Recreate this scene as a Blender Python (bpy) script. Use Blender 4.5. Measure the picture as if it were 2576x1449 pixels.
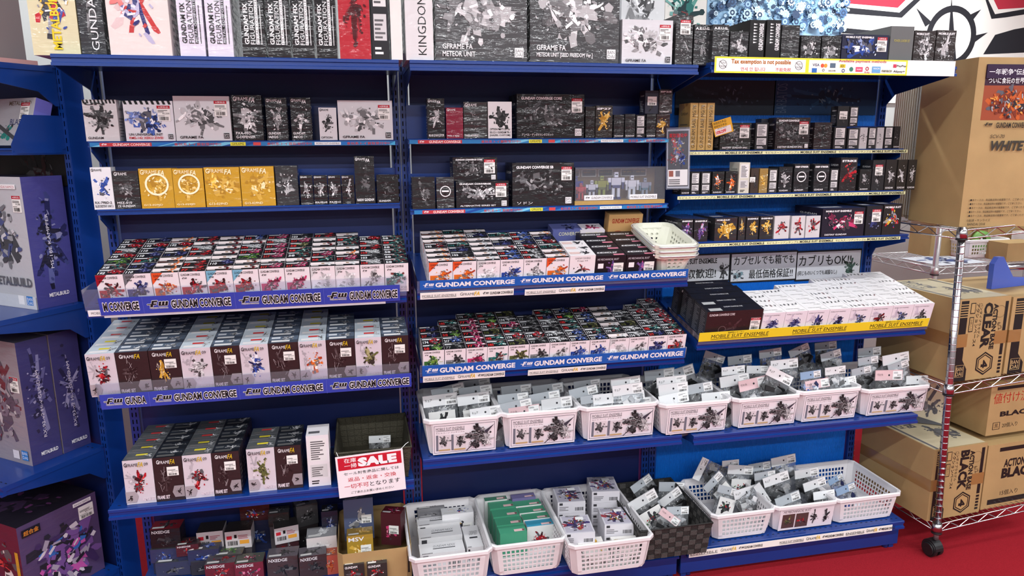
import bpy, math, random
from mathutils import Vector, Matrix
for o in list(bpy.data.objects): bpy.data.objects.remove(o)
S = bpy.context.scene
COL = S.collection
# ------------------------------------------------------------------ camera
FPX, CX, CY = 1794.66, 1288.0, 724.5
CAM = Vector((0.7693, -2.4718, 1.6000)); YAW, PIT, ROL = 0.209988, -0.201363, -0.005907
FW = Vector((math.sin(YAW)*math.cos(PIT), math.cos(YAW)*math.cos(PIT), math.sin(PIT)))
_r = Vector((math.cos(YAW), -math.sin(YAW), 0)); _u = _r.cross(FW)
RT = _r*math.cos(ROL)+_u*math.sin(ROL); UP = -_r*math.sin(ROL)+_u*math.cos(ROL)
cd = bpy.data.cameras.new('camera'); cam = bpy.data.objects.new('camera', cd); COL.objects.link(cam)
cd.sensor_width = 36.0; cd.lens = FPX/2576*36.0; cd.clip_start = 0.05
cam.matrix_world = Matrix(((RT.x, UP.x, -FW.x, CAM.x), (RT.y, UP.y, -FW.y, CAM.y), (RT.z, UP.z, -FW.z, CAM.z), (0, 0, 0, 1)))
S.camera = cam
# ------------------------------------------------------------------ world, exposure
W = bpy.data.worlds.new('world'); S.world = W; W.use_nodes = True
W.node_tree.nodes['Background'].inputs[0].default_value = (0.9, 0.95, 1, 1)
W.node_tree.nodes['Background'].inputs[1].default_value = 0.02
S.view_settings.view_transform = 'Standard'; S.view_settings.look = 'None'
S.view_settings.gamma = 1; S.view_settings.use_curve_mapping = False
S.view_settings.exposure = -0.68
# ------------------------------------------------------------------ large lights: fluorescent battens under the ceiling
CEIL = 2.75
BATTENS = [(x, y) for y in (-1.05, -2.5, -4.0, -5.4) for x in (-1.7, 0.0, 1.7, 3.4, 5.1)]+[(3.6, 0.75), (1.4, 0.65), (-0.8, 0.65)]  # last batten is unseen, added to brighten the wall strip behind the shelving
def batten_light(x, y):
    l = bpy.data.lights.new('fluorescent_tube_light', 'AREA'); l.shape = 'RECTANGLE'
    l.size = 1.2; l.size_y = 0.06; l.color = (0.95, 0.98, 1.0)
    l.energy = (44 if x > 3 else 26) if y > 0 else 13 if y > -2 else 44 if y > -3 else 46 if y > -5 else 16
    o = bpy.data.objects.new('fluorescent_tube_light', l); COL.objects.link(o); o.location = (x, y, CEIL-0.112)
for b in BATTENS: batten_light(*b)
# ------------------------------------------------------------------ pixel helpers (a pixel gives a direction, distance comes from shelf or floor)
def ray(a, b): return FW+RT*((a-CX)/FPX)-UP*((b-CY)/FPX)
def on_y(a, b, y): d = ray(a, b); return CAM+d*((y-CAM.y)/d.y)
def on_z(a, b, z): d = ray(a, b); return CAM+d*((z-CAM.z)/d.z)
def lin(c): return tuple((v/255/12.92 if v/255 <= .04045 else ((v/255+.055)/1.055)**2.4) for v in c)
# ------------------------------------------------------------------ materials
def mat(name, col=(128, 128, 128), rough=.5, metal=0, coat=0, noise=0, nscale=40, bump=0, bscale=200, spec=.5, bstretch=None, trans=0, ior=1.45, wave=None):
    m = bpy.data.materials.new(name); m.use_nodes = True; nt = m.node_tree; b = nt.nodes['Principled BSDF']
    L = nt.links.new; N = nt.nodes.new
    b.inputs['Base Color'].default_value = (*lin(col), 1); b.inputs['Roughness'].default_value = rough
    b.inputs['Metallic'].default_value = metal; b.inputs['Coat Weight'].default_value = coat
    b.inputs['Coat Roughness'].default_value = .06; b.inputs['Specular IOR Level'].default_value = spec
    b.inputs['Transmission Weight'].default_value = trans; b.inputs['IOR'].default_value = ior
    tc = N('ShaderNodeTexCoord')
    if noise:
        t = N('ShaderNodeTexNoise'); t.inputs['Scale'].default_value = nscale; t.inputs['Detail'].default_value = 5
        L(tc.outputs['Object'], t.inputs['Vector'])
        mx = N('ShaderNodeMix'); mx.data_type = 'RGBA'; mx.blend_type = 'MULTIPLY'; mx.inputs[0].default_value = 1
        mr = N('ShaderNodeMapRange'); mr.inputs[1].default_value = .25; mr.inputs[2].default_value = .75
        mr.inputs[3].default_value = 1-noise; mr.inputs[4].default_value = 1
        L(t.outputs['Fac'], mr.inputs[0]); mx.inputs[6].default_value = (*lin(col), 1)
        L(mr.outputs[0], mx.inputs[7]); L(mx.outputs[2], b.inputs['Base Color'])
    if bump:
        if wave:
            t = N('ShaderNodeTexWave'); t.bands_direction = wave; t.inputs['Scale'].default_value = bscale
        else:
            t = N('ShaderNodeTexNoise'); t.inputs['Scale'].default_value = bscale; t.inputs['Detail'].default_value = 3
        src = tc.outputs['Object']
        if bstretch:
            mp = N('ShaderNodeMapping'); mp.inputs['Scale'].default_value = bstretch; L(src, mp.inputs[0]); src = mp.outputs[0]
        L(src, t.inputs['Vector'])
        bp = N('ShaderNodeBump'); bp.inputs['Strength'].default_value = bump; bp.inputs['Distance'].default_value = .01
        L(t.outputs['Fac'], bp.inputs['Height'])
        L(bp.outputs[0], b.inputs['Coat Normal'] if coat and not wave else b.inputs['Normal'])
    return m
def print_mat(name, rough, coat, bump=0, bscale=30, bstretch=(1, 1, 1), spec=.4):
    m = mat(name, rough=rough, coat=coat, bump=bump, bscale=bscale, bstretch=bstretch, spec=spec)
    a = m.node_tree.nodes.new('ShaderNodeVertexColor'); a.layer_name = 'Col'
    b = m.node_tree.nodes['Principled BSDF']; m.node_tree.links.new(a.outputs['Color'], b.inputs['Base Color'])
    return m
def clear_mat(name, tint, alpha, rough=.08, bump=0, bscale=40, gl=.18):
    m = bpy.data.materials.new(name); m.use_nodes = True; nt = m.node_tree; nt.nodes.clear(); N = nt.nodes.new; L = nt.links.new
    o = N('ShaderNodeOutputMaterial'); t = N('ShaderNodeBsdfTransparent'); d = N('ShaderNodeBsdfDiffuse'); g = N('ShaderNodeBsdfGlossy')
    t.inputs[0].default_value = (*[.6+.4*v for v in lin(tint)], 1); d.inputs[0].default_value = (*lin(tint), 1); g.inputs['Roughness'].default_value = rough
    m1 = N('ShaderNodeMixShader'); m1.inputs[0].default_value = alpha; L(t.outputs[0], m1.inputs[1]); L(d.outputs[0], m1.inputs[2])
    fr = N('ShaderNodeLayerWeight'); fr.inputs[0].default_value = gl
    m2 = N('ShaderNodeMixShader'); L(fr.outputs['Fresnel'], m2.inputs[0]); L(m1.outputs[0], m2.inputs[1]); L(g.outputs[0], m2.inputs[2])
    if bump:
        tc = N('ShaderNodeTexCoord'); x = N('ShaderNodeTexNoise'); x.inputs['Scale'].default_value = bscale; x.inputs['Detail'].default_value = 2
        L(tc.outputs['Object'], x.inputs['Vector']); bp = N('ShaderNodeBump'); bp.inputs['Strength'].default_value = bump; bp.inputs['Distance'].default_value = .02
        L(x.outputs['Fac'], bp.inputs['Height']); L(bp.outputs[0], g.inputs['Normal']); L(bp.outputs[0], fr.inputs['Normal'])
    L(m2.outputs[0], o.inputs[0]); return m
def emit_mat(name, st):
    m = bpy.data.materials.new(name); m.use_nodes = True; b = m.node_tree.nodes['Principled BSDF']
    b.inputs['Emission Color'].default_value = (.95, .98, 1, 1); b.inputs['Emission Strength'].default_value = st; return m
M = dict(
 card=print_mat('printed_card', .45, .08, spec=.25), paper=print_mat('printed_paper', .6, 0),
 wrap=print_mat('shrink_wrapped_card', .5, .55, .6, 22, (1, 1, 2.2), spec=.15), foil=print_mat('glossy_wrapped_card', .45, .85, .8, 13, (.8, 1, 3.2), spec=.2),
 blue=mat('blue_painted_steel', (11, 55, 132), .32, coat=.25, noise=.12, nscale=6),
 panel=mat('navy_back_panel', (9, 30, 88), .5, noise=.1, nscale=5),
 corr=mat('blue_corrugated_plastic', (12, 118, 232), .45, bump=.5, bscale=55, wave='X'),
 dark=mat('slot_black', (6, 7, 12), .8), black=mat('black_plastic', (28, 29, 32), .45), grey=mat('grey_metal', (150, 152, 155), .35, metal=.6),
 white=mat('white_plastic', (232, 230, 232), .35, coat=.2, noise=.04), cream=mat('cream_plastic', (228, 228, 214), .3, coat=.3),
 chrome=mat('chrome_wire', (190, 190, 194), .22, metal=1), wirew=mat('pale_wire', (225, 228, 230), .3, metal=.6),
 carpet=mat('red_carpet', (168, 36, 48), .95, noise=.35, nscale=420, bump=.35, bscale=700, spec=.1),
 wall=mat('pale_grey_wall', (178, 180, 178), .8, noise=.06, nscale=3, bump=.05, bscale=90), ceil=mat('white_ceiling', (120, 120, 122), .85, bump=.1, bscale=60),
 kraft=mat('corrugated_cardboard', (178, 148, 100), .75, noise=.16, nscale=9, bump=.06, bscale=30), kraft2=mat('brown_packing_tape', (150, 112, 66), .25, coat=.6, bump=.3, bscale=20),
 wood=mat('pale_wood', (196, 160, 92), .5, noise=.3, nscale=14), weave=mat('black_woven_strap', (44, 43, 42), .7, bump=.5, bscale=300, noise=.3, nscale=200),
 weave2=mat('charcoal_woven_strap', (78, 76, 74), .7, bump=.5, bscale=300, noise=.3, nscale=200), weavein=mat('brown_black_woven_strap', (70, 66, 52), .7, bump=.5, bscale=300, noise=.3, nscale=150),
 acrylic=clear_mat('clear_acrylic', (235, 240, 250), .06), poly=clear_mat('clear_poly_bag', (225, 230, 235), .09, .12, .6, 34, .3), vinyl=clear_mat('clear_vinyl_sheet', (140, 116, 84), .75, .1, .3, 5, .25),
 tube=emit_mat('fluorescent_tube', 14), bluep=mat('blue_moulded_plastic', (70, 96, 190), .3, coat=.4), flag=print_mat('banner_cloth', .9, 0, .15, 6), pinkp=mat('red_painted_board', (205, 70, 92), .5),
 grn=mat('green_tape', (120, 170, 90), .4), toy=print_mat('toy_plastic', .35, .2))
# ------------------------------------------------------------------ mesh builder
class MB:
    def __init__(s): s.v = []; s.f = []; s.m = []; s.c = []; s.sm = []
    def face(s, pts, mi=0, c=(255, 255, 255), sm=False):
        n = len(s.v); s.v += [tuple(p) for p in pts]; s.f.append(tuple(range(n, n+len(pts)))); s.m.append(mi); s.c.append(c); s.sm.append(sm)
    def box(s, x0, x1, y0, y1, z0, z1, mi=0, c=(255, 255, 255), T=None):
        p = [(x0, y0, z0), (x1, y0, z0), (x1, y1, z0), (x0, y1, z0), (x0, y0, z1), (x1, y0, z1), (x1, y1, z1), (x0, y1, z1)]
        if T: p = [T @ Vector(q) for q in p]
        n = len(s.v); s.v += [tuple(q) for q in p]
        for q in ((0, 3, 2, 1), (4, 5, 6, 7), (0, 1, 5, 4), (1, 2, 6, 5), (2, 3, 7, 6), (3, 0, 4, 7)):
            s.f.append(tuple(n+i for i in q)); s.m.append(mi); s.c.append(c); s.sm.append(False)
    def prism(s, prof, x0, x1, mi=0, c=(255, 255, 255), T=None):          # profile (y,z) counter-clockwise seen from +x, run along x
        n = len(s.v); k = len(prof)
        for x in (x0, x1):
            for (y, z) in prof:
                q = Vector((x, y, z)); s.v.append(tuple(T @ q if T else q))
        for i in range(k):
            j = (i+1) % k; s.f.append((n+i, n+j, n+k+j, n+k+i)); s.m.append(mi); s.c.append(c); s.sm.append(False)
        s.f.append(tuple(n+i for i in reversed(range(k)))); s.f.append(tuple(n+k+i for i in range(k)))
        s.m += [mi, mi]; s.c += [c, c]; s.sm += [False, False]
    def tube(s, pts, r, seg=8, mi=0, c=(255, 255, 255), caps=True):
        pts = [Vector(p) for p in pts]; rr = r if isinstance(r, (list, tuple)) else [r]*len(pts); n = len(s.v)
        up = None
        for i, p in enumerate(pts):
            d = (pts[min(i+1, len(pts)-1)]-pts[max(i-1, 0)]).normalized()
            a = Vector((0, 0, 1)) if abs(d.z) < .9 else Vector((1, 0, 0))
            e1 = d.cross(a).normalized(); e2 = d.cross(e1)
            for k in range(seg):
                t = 2*math.pi*k/seg; s.v.append(tuple(p+(e1*math.cos(t)+e2*math.sin(t))*rr[i]))
        for i in range(len(pts)-1):
            for k in range(seg):
                a = n+i*seg+k; b = n+i*seg+(k+1) % seg; s.f.append((a, a+seg, b+seg, b)); s.m.append(mi); s.c.append(c); s.sm.append(seg > 5)
        if caps:
            s.f.append(tuple(n+k for k in range(seg))); s.f.append(tuple(n+(len(pts)-1)*seg+k for k in reversed(range(seg))))
            s.m += [mi, mi]; s.c += [c, c]; s.sm += [False, False]
    def loft(s, rings, mi=0, c=(255, 255, 255), sm=True, close=True):
        n = len(s.v); k = len(rings[0])
        for r in rings: s.v += [tuple(p) for p in r]
        for i in range(len(rings)-1):
            for j in range(k if close else k-1):
                a = n+i*k+j; b = n+i*k+(j+1) % k; s.f.append((a, b, b+k, a+k)); s.m.append(mi); s.c.append(c); s.sm.append(sm)
    def mesh(s, name, mats):
        me = bpy.data.meshes.new(name); me.from_pydata(s.v, [], s.f)
        for m in mats: me.materials.append(M[m])
        me.polygons.foreach_set('material_index', s.m); me.polygons.foreach_set('use_smooth', s.sm)
        at = me.color_attributes.new('Col', 'FLOAT_COLOR', 'CORNER'); buf = []
        cache = {}
        for f, c in zip(s.f, s.c):
            if c not in cache: cache[c] = (*lin(c), 1.0)
            buf += cache[c]*len(f)
        at.data.foreach_set('color', buf); me.update(); return me
def link(name, me, parent=None, Mx=None):
    o = bpy.data.objects.new(name, me); COL.objects.link(o)
    if parent: o.parent = parent
    if Mx is not None: o.matrix_local = Mx
    return o
def tag(o, label, cat, group=None):
    o['label'] = label; o['category'] = cat
    if group: o['group'] = group
    return o
def struct(name, mb, mats): o = link(name, mb.mesh(name, mats)); o['kind'] = 'structure'; return o
def empty(name, loc=(0, 0, 0), rz=0):
    o = bpy.data.objects.new(name, None); COL.objects.link(o); o.location = loc; o.rotation_euler = (0, 0, rz); o.empty_display_size = .05; return o
# ------------------------------------------------------------------ lettering and flat print
_tc = {}
def glyphs(t, bold=0.0):
    if any(ord(c) > 0x2E80 for c in t): bold = min(bold, .006)      # dense characters clog when thickened
    k = (t, bold)
    if k not in _tc:
        cu = bpy.data.curves.new('t', 'FONT'); cu.body = t; cu.size = 1; cu.resolution_u = 2; cu.offset = bold; cu.fill_mode = 'BOTH'; cu.dimensions = '2D'
        ob = bpy.data.objects.new('t', cu); COL.objects.link(ob)
        me = bpy.data.meshes.new_from_object(ob.evaluated_get(bpy.context.evaluated_depsgraph_get()))
        vs = [(v.co.x, v.co.y) for v in me.vertices]; fs = [tuple(p.vertices) for p in me.polygons]
        bpy.data.objects.remove(ob); bpy.data.curves.remove(cu); bpy.data.meshes.remove(me)
        if not vs: vs = [(0, 0), (1, 0), (1, 1)]; fs = []
        x0 = min(v[0] for v in vs); x1 = max(v[0] for v in vs); y0 = min(v[1] for v in vs); y1 = max(v[1] for v in vs)
        _tc[k] = ([((x-x0)/(x1-x0+1e-9), (y-y0)/(y1-y0+1e-9)) for x, y in vs], fs, (x1-x0)/(y1-y0+1e-9))
    return _tc[k]
class Art:
    """flat print on a rectangle w x h, metres, origin at its lower left"""
    def __init__(s, w, h): s.w = w; s.h = h; s.p = []; s.L = 0
    def poly(s, pts, c, clip=True):
        if clip: pts = [(min(max(x, 0), s.w), min(max(y, 0), s.h)) for x, y in pts]
        s.L += 1; s.p.append((pts, [tuple(range(len(pts)))], c, s.L))
    def rect(s, x, y, w, h, c): s.poly([(x, y), (x+w, y), (x+w, y+h), (x, y+h)], c)
    def R(s, x, y, w, h, c): s.rect(x*s.w, y*s.h, w*s.w, h*s.h, c)
    def text(s, t, x, y, w, h, c, rot=0, bold=.0, shear=0, keep=False):
        vs, fs, asp = glyphs(t, bold)
        if keep: w = min(w, h*asp)
        cr, sr = math.cos(rot), math.sin(rot)
        pts = [(x+(a*w+b*h*shear)*cr-b*h*sr, y+(a*w+b*h*shear)*sr+b*h*cr) for a, b in vs]
        s.L += 1; s.p.append((pts, fs, c, s.L))
    def T(s, t, x, y, w, h, c, rot=0, **k):                    # relative box; rot in quarter turns
        if rot == 0: s.text(t, x*s.w, y*s.h, w*s.w, h*s.h, c, **k)
        elif rot == 1: s.text(t, (x+w)*s.w, y*s.h, h*s.h, w*s.w, c, rot=math.pi/2, **k)
        else: s.text(t, x*s.w, (y+h)*s.h, h*s.h, w*s.w, c, rot=-math.pi/2, **k)
    def ring(s, x, y, r0, r1, c, n=28, a0=0, a1=2*math.pi):
        for i in range(n):
            a = a0+(a1-a0)*i/n; b = a0+(a1-a0)*(i+1)/n
            s.p.append(([(x+r0*math.cos(a), y+r0*math.sin(a)), (x+r1*math.cos(a), y+r1*math.sin(a)), (x+r1*math.cos(b), y+r1*math.sin(b)), (x+r0*math.cos(b), y+r0*math.sin(b))], [(0, 1, 2, 3)], c, s.L+1))
        s.L += 1
    def disc(s, x, y, r, c, n=20): s.poly([(x+r*math.cos(2*math.pi*i/n), y+r*math.sin(2*math.pi*i/n)) for i in range(n)], c)
    def line(s, x0, y0, x1, y1, t, c):
        d = math.hypot(x1-x0, y1-y0)+1e-9; nx, ny = -(y1-y0)/d*t/2, (x1-x0)/d*t/2
        s.poly([(x0-nx, y0-ny), (x1-nx, y1-ny), (x1+nx, y1+ny), (x0+nx, y0+ny)], c)
    def blob(s, rng, x, y, rx, ry, pal, n=22):
        """abstract clutter of angular shards standing in for illustration"""
        pal = PAL[pal] if isinstance(pal, str) else pal
        if not pal: return
        m = min(rx, ry); lum = sorted(pal, key=sum); k3 = max(2, len(lum)*2//3)
        def shard(cx, cy, l, wd, a, c, k=None):
            k = k or rng.choice((4, 4, 5, 6)); pts = []
            for j in range(k):
                b = 6.283*(j+.5)/k+rng.uniform(-.22, .22); px = l*math.cos(b); py = wd*math.sin(b); pts.append((cx+px*math.cos(a)-py*math.sin(a), cy+px*math.sin(a)+py*math.cos(a)))
            s.poly(pts, c)
        for i in range(max(4, n//5)):                                 # limbs
            t = rng.uniform(0, 6.283); L = rng.uniform(.55, .95); ex, ey = x+rx*L*math.cos(t), y+ry*L*math.sin(t); a = math.atan2(ey-y, ex-x)
            shard((x+ex)/2, (y+ey)/2, math.hypot(ex-x, ey-y)*.6, m*rng.uniform(.1, .24), a, rng.choice(pal)); shard(ex, ey, m*rng.uniform(.16, .34), m*rng.uniform(.1, .2), a+rng.uniform(-.6, .6), rng.choice(lum[:k3]))
        for i in range(max(4, n//4)): shard(x+rx*rng.uniform(-.32, .32), y+ry*rng.uniform(-.4, .4), m*rng.uniform(.25, .5), m*rng.uniform(.14, .3), rng.uniform(-.5, .5)+rng.choice((0, 1.57)), rng.choice(lum[:k3]))
        for i in range(n):
            q = rng.random()**.8; t = rng.uniform(0, 6.283); shard(x+rx*.85*q*math.cos(t), y+ry*.85*q*math.sin(t), m*rng.uniform(.06, .22)*(1.3-.6*q), m*rng.uniform(.03, .1), rng.uniform(0, 3.14), rng.choice(pal))
    def greek(s, x, y, w, h, n, c, rng=None):
        for i in range(n):
            f = 1 if not rng else rng.uniform(.5, 1); s.R(x, y+h*i/n, w*f, h/n*.5, c)
    def bars(s, x, y, w, h, c=(20, 20, 20), seed=3):
        r = random.Random(seed); q = 0
        while q < .97: k = r.choice((.02, .03, .05)); s.R(x+w*q, y, w*k, h, c); q += k+r.choice((.02, .03, .045))
    def into(s, mb, O, ex, ey, mi=0, lift=.0002, step=3e-5):
        O = Vector(O); ex = Vector(ex); ey = Vector(ey); nz = ex.cross(ey)
        for pts, fs, c, L in s.p:
            n = len(mb.v); o = O+nz*(lift+step*L)
            mb.v += [tuple(o+ex*x+ey*y) for x, y in pts]
            for f in fs: mb.f.append(tuple(n+i for i in f)); mb.m.append(mi); mb.c.append(c); mb.sm.append(False)
g = lambda *v: [(x, x, x+2) for x in v]
PAL = dict(sil=g(228, 205, 180, 150, 110, 70, 245), dk=g(130, 95, 66, 44, 30, 165), drk=g(60, 45, 34, 26, 75, 100), wht=g(250, 235, 220, 190, 160),
 blu=[(40, 70, 150), (70, 100, 180), (25, 35, 80), (150, 165, 205), (235, 238, 245), (90, 90, 100)], red=[(178, 30, 42), (120, 20, 30), (210, 70, 70), (60, 30, 34), (235, 225, 225), (90, 90, 95)],
 grn=[(60, 110, 50), (110, 150, 60), (30, 60, 40), (170, 180, 120), (70, 75, 70), (225, 230, 215)], olv=[(95, 100, 55), (130, 130, 80), (60, 62, 42), (170, 165, 120), (50, 50, 45)],
 org=[(225, 110, 40), (240, 170, 80), (170, 60, 30), (120, 110, 110), (240, 235, 230)], gld=[(214, 170, 70), (240, 205, 120), (176, 130, 40), (250, 232, 180)], teal=[(40, 110, 105), (90, 150, 140), (20, 50, 55), (200, 220, 215), (120, 60, 60)],
 pur=[(90, 70, 130), (130, 100, 160), (60, 40, 90), (190, 180, 205), (215, 90, 150)], nav=[(60, 66, 120), (90, 96, 150), (38, 40, 84), (130, 132, 170), (30, 30, 50)], mix=[(60, 80, 160), (190, 40, 50), (235, 235, 238), (220, 180, 60), (60, 60, 66), (150, 150, 156)],
 lav=[(205, 200, 220), (180, 175, 205), (230, 226, 236), (190, 60, 60), (50, 50, 110), (215, 190, 190)], pnk=[(200, 60, 110), (230, 130, 160), (120, 30, 60), (240, 225, 230), (70, 60, 66)])
BK = (18, 18, 20); WH = (238, 238, 240); RD = (190, 20, 40)
def box_mesh(w, h, d, c, mat_, front=None, top=None, right=None, left=None, cs=None, ct=None, bottom=None):
    """carton: base centre at origin, front face at -d/2"""
    mb = MB(); x, y = w/2, d/2; cs = cs or c; ct = ct or c
    P = [(-x, -y, 0), (x, -y, 0), (x, y, 0), (-x, y, 0), (-x, -y, h), (x, -y, h), (x, y, h), (-x, y, h)]
    for q, cc in (((0, 3, 2, 1), c), ((4, 5, 6, 7), ct), ((0, 1, 5, 4), c), ((1, 2, 6, 5), cs), ((2, 3, 7, 6), c), ((3, 0, 4, 7), cs)): mb.face([P[i] for i in q], 0, cc)
    if front: front.into(mb, (-x, -y, 0), (1, 0, 0), (0, 0, 1))
    if top: top.into(mb, (-x, -y, h), (1, 0, 0), (0, 1, 0))
    if right: right.into(mb, (x, -y, 0), (0, 1, 0), (0, 0, 1))
    if left: left.into(mb, (-x, y, 0), (0, -1, 0), (0, 0, 1))
    return mb.mesh('carton', [mat_])
def sticker_mesh(w, h, red, seed):
    mb = MB(); mb.box(-w/2, w/2, -.0007, 0, -h/2, h/2, 0, (236, 236, 232)); a = Art(w, h)
    r = random.Random(seed)
    if red: a.R(0, .8, 1, .2, (176, 22, 44)); a.T('A買取品', .12, .84, .76, .11, WH)
    a.greek(.06, .58, .8, .16, 2, (70, 70, 70), r); a.T('¥%d,%d00' % (r.randint(1, 9), r.choice((0, 5))), .4, .42, .54, .13, BK); a.greek(.06, .33, .5, .05, 1, (60, 60, 60)); a.bars(.14, .06, .72, .22, seed=seed)
    a.into(mb, (-w/2, -.0007, -h/2), (1, 0, 0), (0, 0, 1)); return mb.mesh('price_sticker', ['paper'])
STK = [sticker_mesh(.036, .045, True, i) for i in range(3)]; STK2 = [sticker_mesh(.034, .03, False, i+5) for i in range(3)]
def sticker(o, x, y, z, red=True, sc=1, k=[0]):
    k[0] += 1; s = link('price_sticker', (STK if red else STK2)[k[0] % 3], o, Matrix.Translation((x, y-.0012, z)) @ Matrix.Scale(sc, 4)); return s
# ================================================================== the room
FZ = 0.03
mb = MB(); mb.box(-4, 6.5, -6.5, 1.25, -.05, FZ); struct('floor', mb, ['carpet'])
mb = MB(); mb.box(-4, 6.5, 1.25, 1.35, -.05, CEIL); struct('wall_back', mb, ['wall'])
mb = MB(); mb.box(-4.1, -4, -6.5, 1.35, -.05, CEIL); struct('wall_left', mb, ['wall'])
mb = MB(); mb.box(6.5, 6.6, -6.5, 1.35, -.05, CEIL); struct('wall_right', mb, ['wall'])
mb = MB(); mb.box(-4.1, 6.6, -6.6, -6.5, -.05, CEIL); struct('wall_front', mb, ['wall'])
mb = MB(); mb.box(-4.1, 6.6, -6.6, 1.35, CEIL, CEIL+.05); struct('ceiling', mb, ['ceil'])
mb = MB(); mb.box(-.62, .62, -.06, .06, -.05, 0); mb.box(-.6, .6, -.1, .1, -.012, 0)
bt = mb.mesh('batten_housing', ['white']); mb = MB()
for yy in (-.035, .035): mb.tube([(-.58, yy, -.075), (.58, yy, -.075)], .014, 8)
tbm = mb.mesh('lamp_tube', ['tube'])
for k, (x, y) in enumerate(BATTENS):
    o = link('ceiling_batten_light', bt, None, Matrix.Translation((x, y, CEIL))); tag(o, ('twin-tube ceiling batten, %s row out from the shelving, %s from the angled unit side' % (('first', 'second', 'third', 'fourth')[k//5], ('first', 'second', 'third', 'fourth', 'fifth')[k % 5])) if k < 20 else 'twin-tube ceiling batten behind the shelving, above the %s' % ('storage rack', 'middle bay', 'angled unit')[k-20], 'lamp', 'fluorescent ceiling battens'); link('lamp_tube', tbm, o)
# ================================================================== shelving
BW, BP = .9, .9318
def upright_mesh(h):
    mb = MB(); xs = [-.0145, -.0078, -.0038, .0038, .0078, .0145]; zs = [0, .02]; z = .02
    while z < h-.04: zs += [z+.006, z+.021]; z += .025
    zs.append(h)
    for i in range(5):
        for j in range(len(zs)-1):
            hole = i in (1, 3) and j >= 2 and j % 2 == 0
            if hole: mb.face([(xs[i], .004, zs[j]), (xs[i+1], .004, zs[j]), (xs[i+1], .004, zs[j+1]), (xs[i], .004, zs[j+1])], 1)
            else: mb.face([(xs[i], 0, zs[j]), (xs[i+1], 0, zs[j]), (xs[i+1], 0, zs[j+1]), (xs[i], 0, zs[j+1])], 0)
    a, b = -.0145, .0145
    mb.face([(b, 0, 0), (b, .045, 0), (b, .045, h), (b, 0, h)]); mb.face([(a, .045, 0), (a, 0, 0), (a, 0, h), (a, .045, h)]); mb.face([(b, .045, 0), (a, .045, 0), (a, .045, h), (b, .045, h)]); mb.face([(a, 0, h), (b, 0, h), (b, .045, h), (a, .045, h)])
    return mb.mesh('upright', ['blue', 'dark'])
UPM = upright_mesh(1.86)
def shelf_mesh(w, d, lip, holes=True):
    """top surface z=0, front lip at y=0, back at y=d"""
    mb = MB(); l = lip
    prof = [(d, -.004), (d, 0), (.002, 0), (0, -.002), (0, -l*.3), (.004, -l*.36), (.004, -l*.66), (-.003, -l*.74), (-.003, -l), (.012, -l), (.012, -.016), (d-.01, -.016), (d-.01, -.004)]
    mb.prism([(y, z) for y, z in reversed(prof)], 0, w, 0)
    if holes:
        n = int(w/.022)
        for i in range(n):
            x = .02+i*.022; mb.face([(x, .022, .0003), (x+.009, .022, .0003), (x+.009, .0255, .0003), (x, .0255, .0003)], 1)
            if d > .25: mb.face([(x, d-.03, .0003), (x+.009, d-.03, .0003), (x+.009, d-.0265, .0003), (x, d-.0265, .0003)], 1)
    return mb.mesh('shelf', ['blue', 'dark'])
def bracket_mesh(d, tilt=0):
    mb = MB(); prof = [(.01, -.004), (.01, -.03), (d*.55, -.06), (d*.82, -.075), (d-.012, -.115), (d, -.115), (d, -.004)]
    mb.prism(list(reversed(prof)), -.0015, .0015); return mb.mesh('bracket', ['blue'])
ROW = {}
PH = {}
def add_shelf(bay, name, x0, x1, d, zb, lip, tilt, phrase, guard=0):
    th = math.radians(tilt); F = Matrix.Translation((0, -d, zb+lip)) @ Matrix.Rotation(th, 4, 'X')
    dep = (d-.002)/math.cos(th); ROW[name] = (F, x0, x1, dep); PH[name] = phrase
    Ms = bay['M'].inverted() @ F @ Matrix.Translation((x0, 0, 0)) if 'M' in bay else F @ Matrix.Translation((x0, 0, 0))
    s = link('shelf', shelf_mesh(x1-x0, dep, lip), bay['o'], Ms)
    bm_ = bracket_mesh(dep)
    for x in (.004, x1-x0-.004): link('bracket', bm_, s, Matrix.Translation((x, 0, 0)))
    if guard:
        mb = MB(); mb.box(0, x1-x0, -.004, -.0025, -.01, guard); link('front_guard', mb.mesh('front_guard', ['acrylic']), s)['label'] = 'clear acrylic front stop'
        mb = MB(); mb.prism([(-.003, 0), (dep*.75, 0), (dep*.75, .012), (0, guard), (-.003, guard)][::-1], 0, .0015); sg_ = mb.mesh('side_guard', ['acrylic'])
        for x in (0, x1-x0-.0015): link('side_guard', sg_, s, Matrix.Translation((x, 0, 0)))['label'] = 'clear acrylic side stop'
    if name in ('A2', 'A3', 'B2', 'B3', 'C2', 'C3'):
        mb = MB(); mb.box(.005, x1-x0-.005, dep-.006, dep-.003, 0, .11 if name < 'C' else .085); link('back_stop', mb.mesh('back_stop', ['blue']), s)
    bay['s'][name] = s; return s
BAYN = [' by the angled unit', ' of the middle bay', ' by the wire rack']
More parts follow.
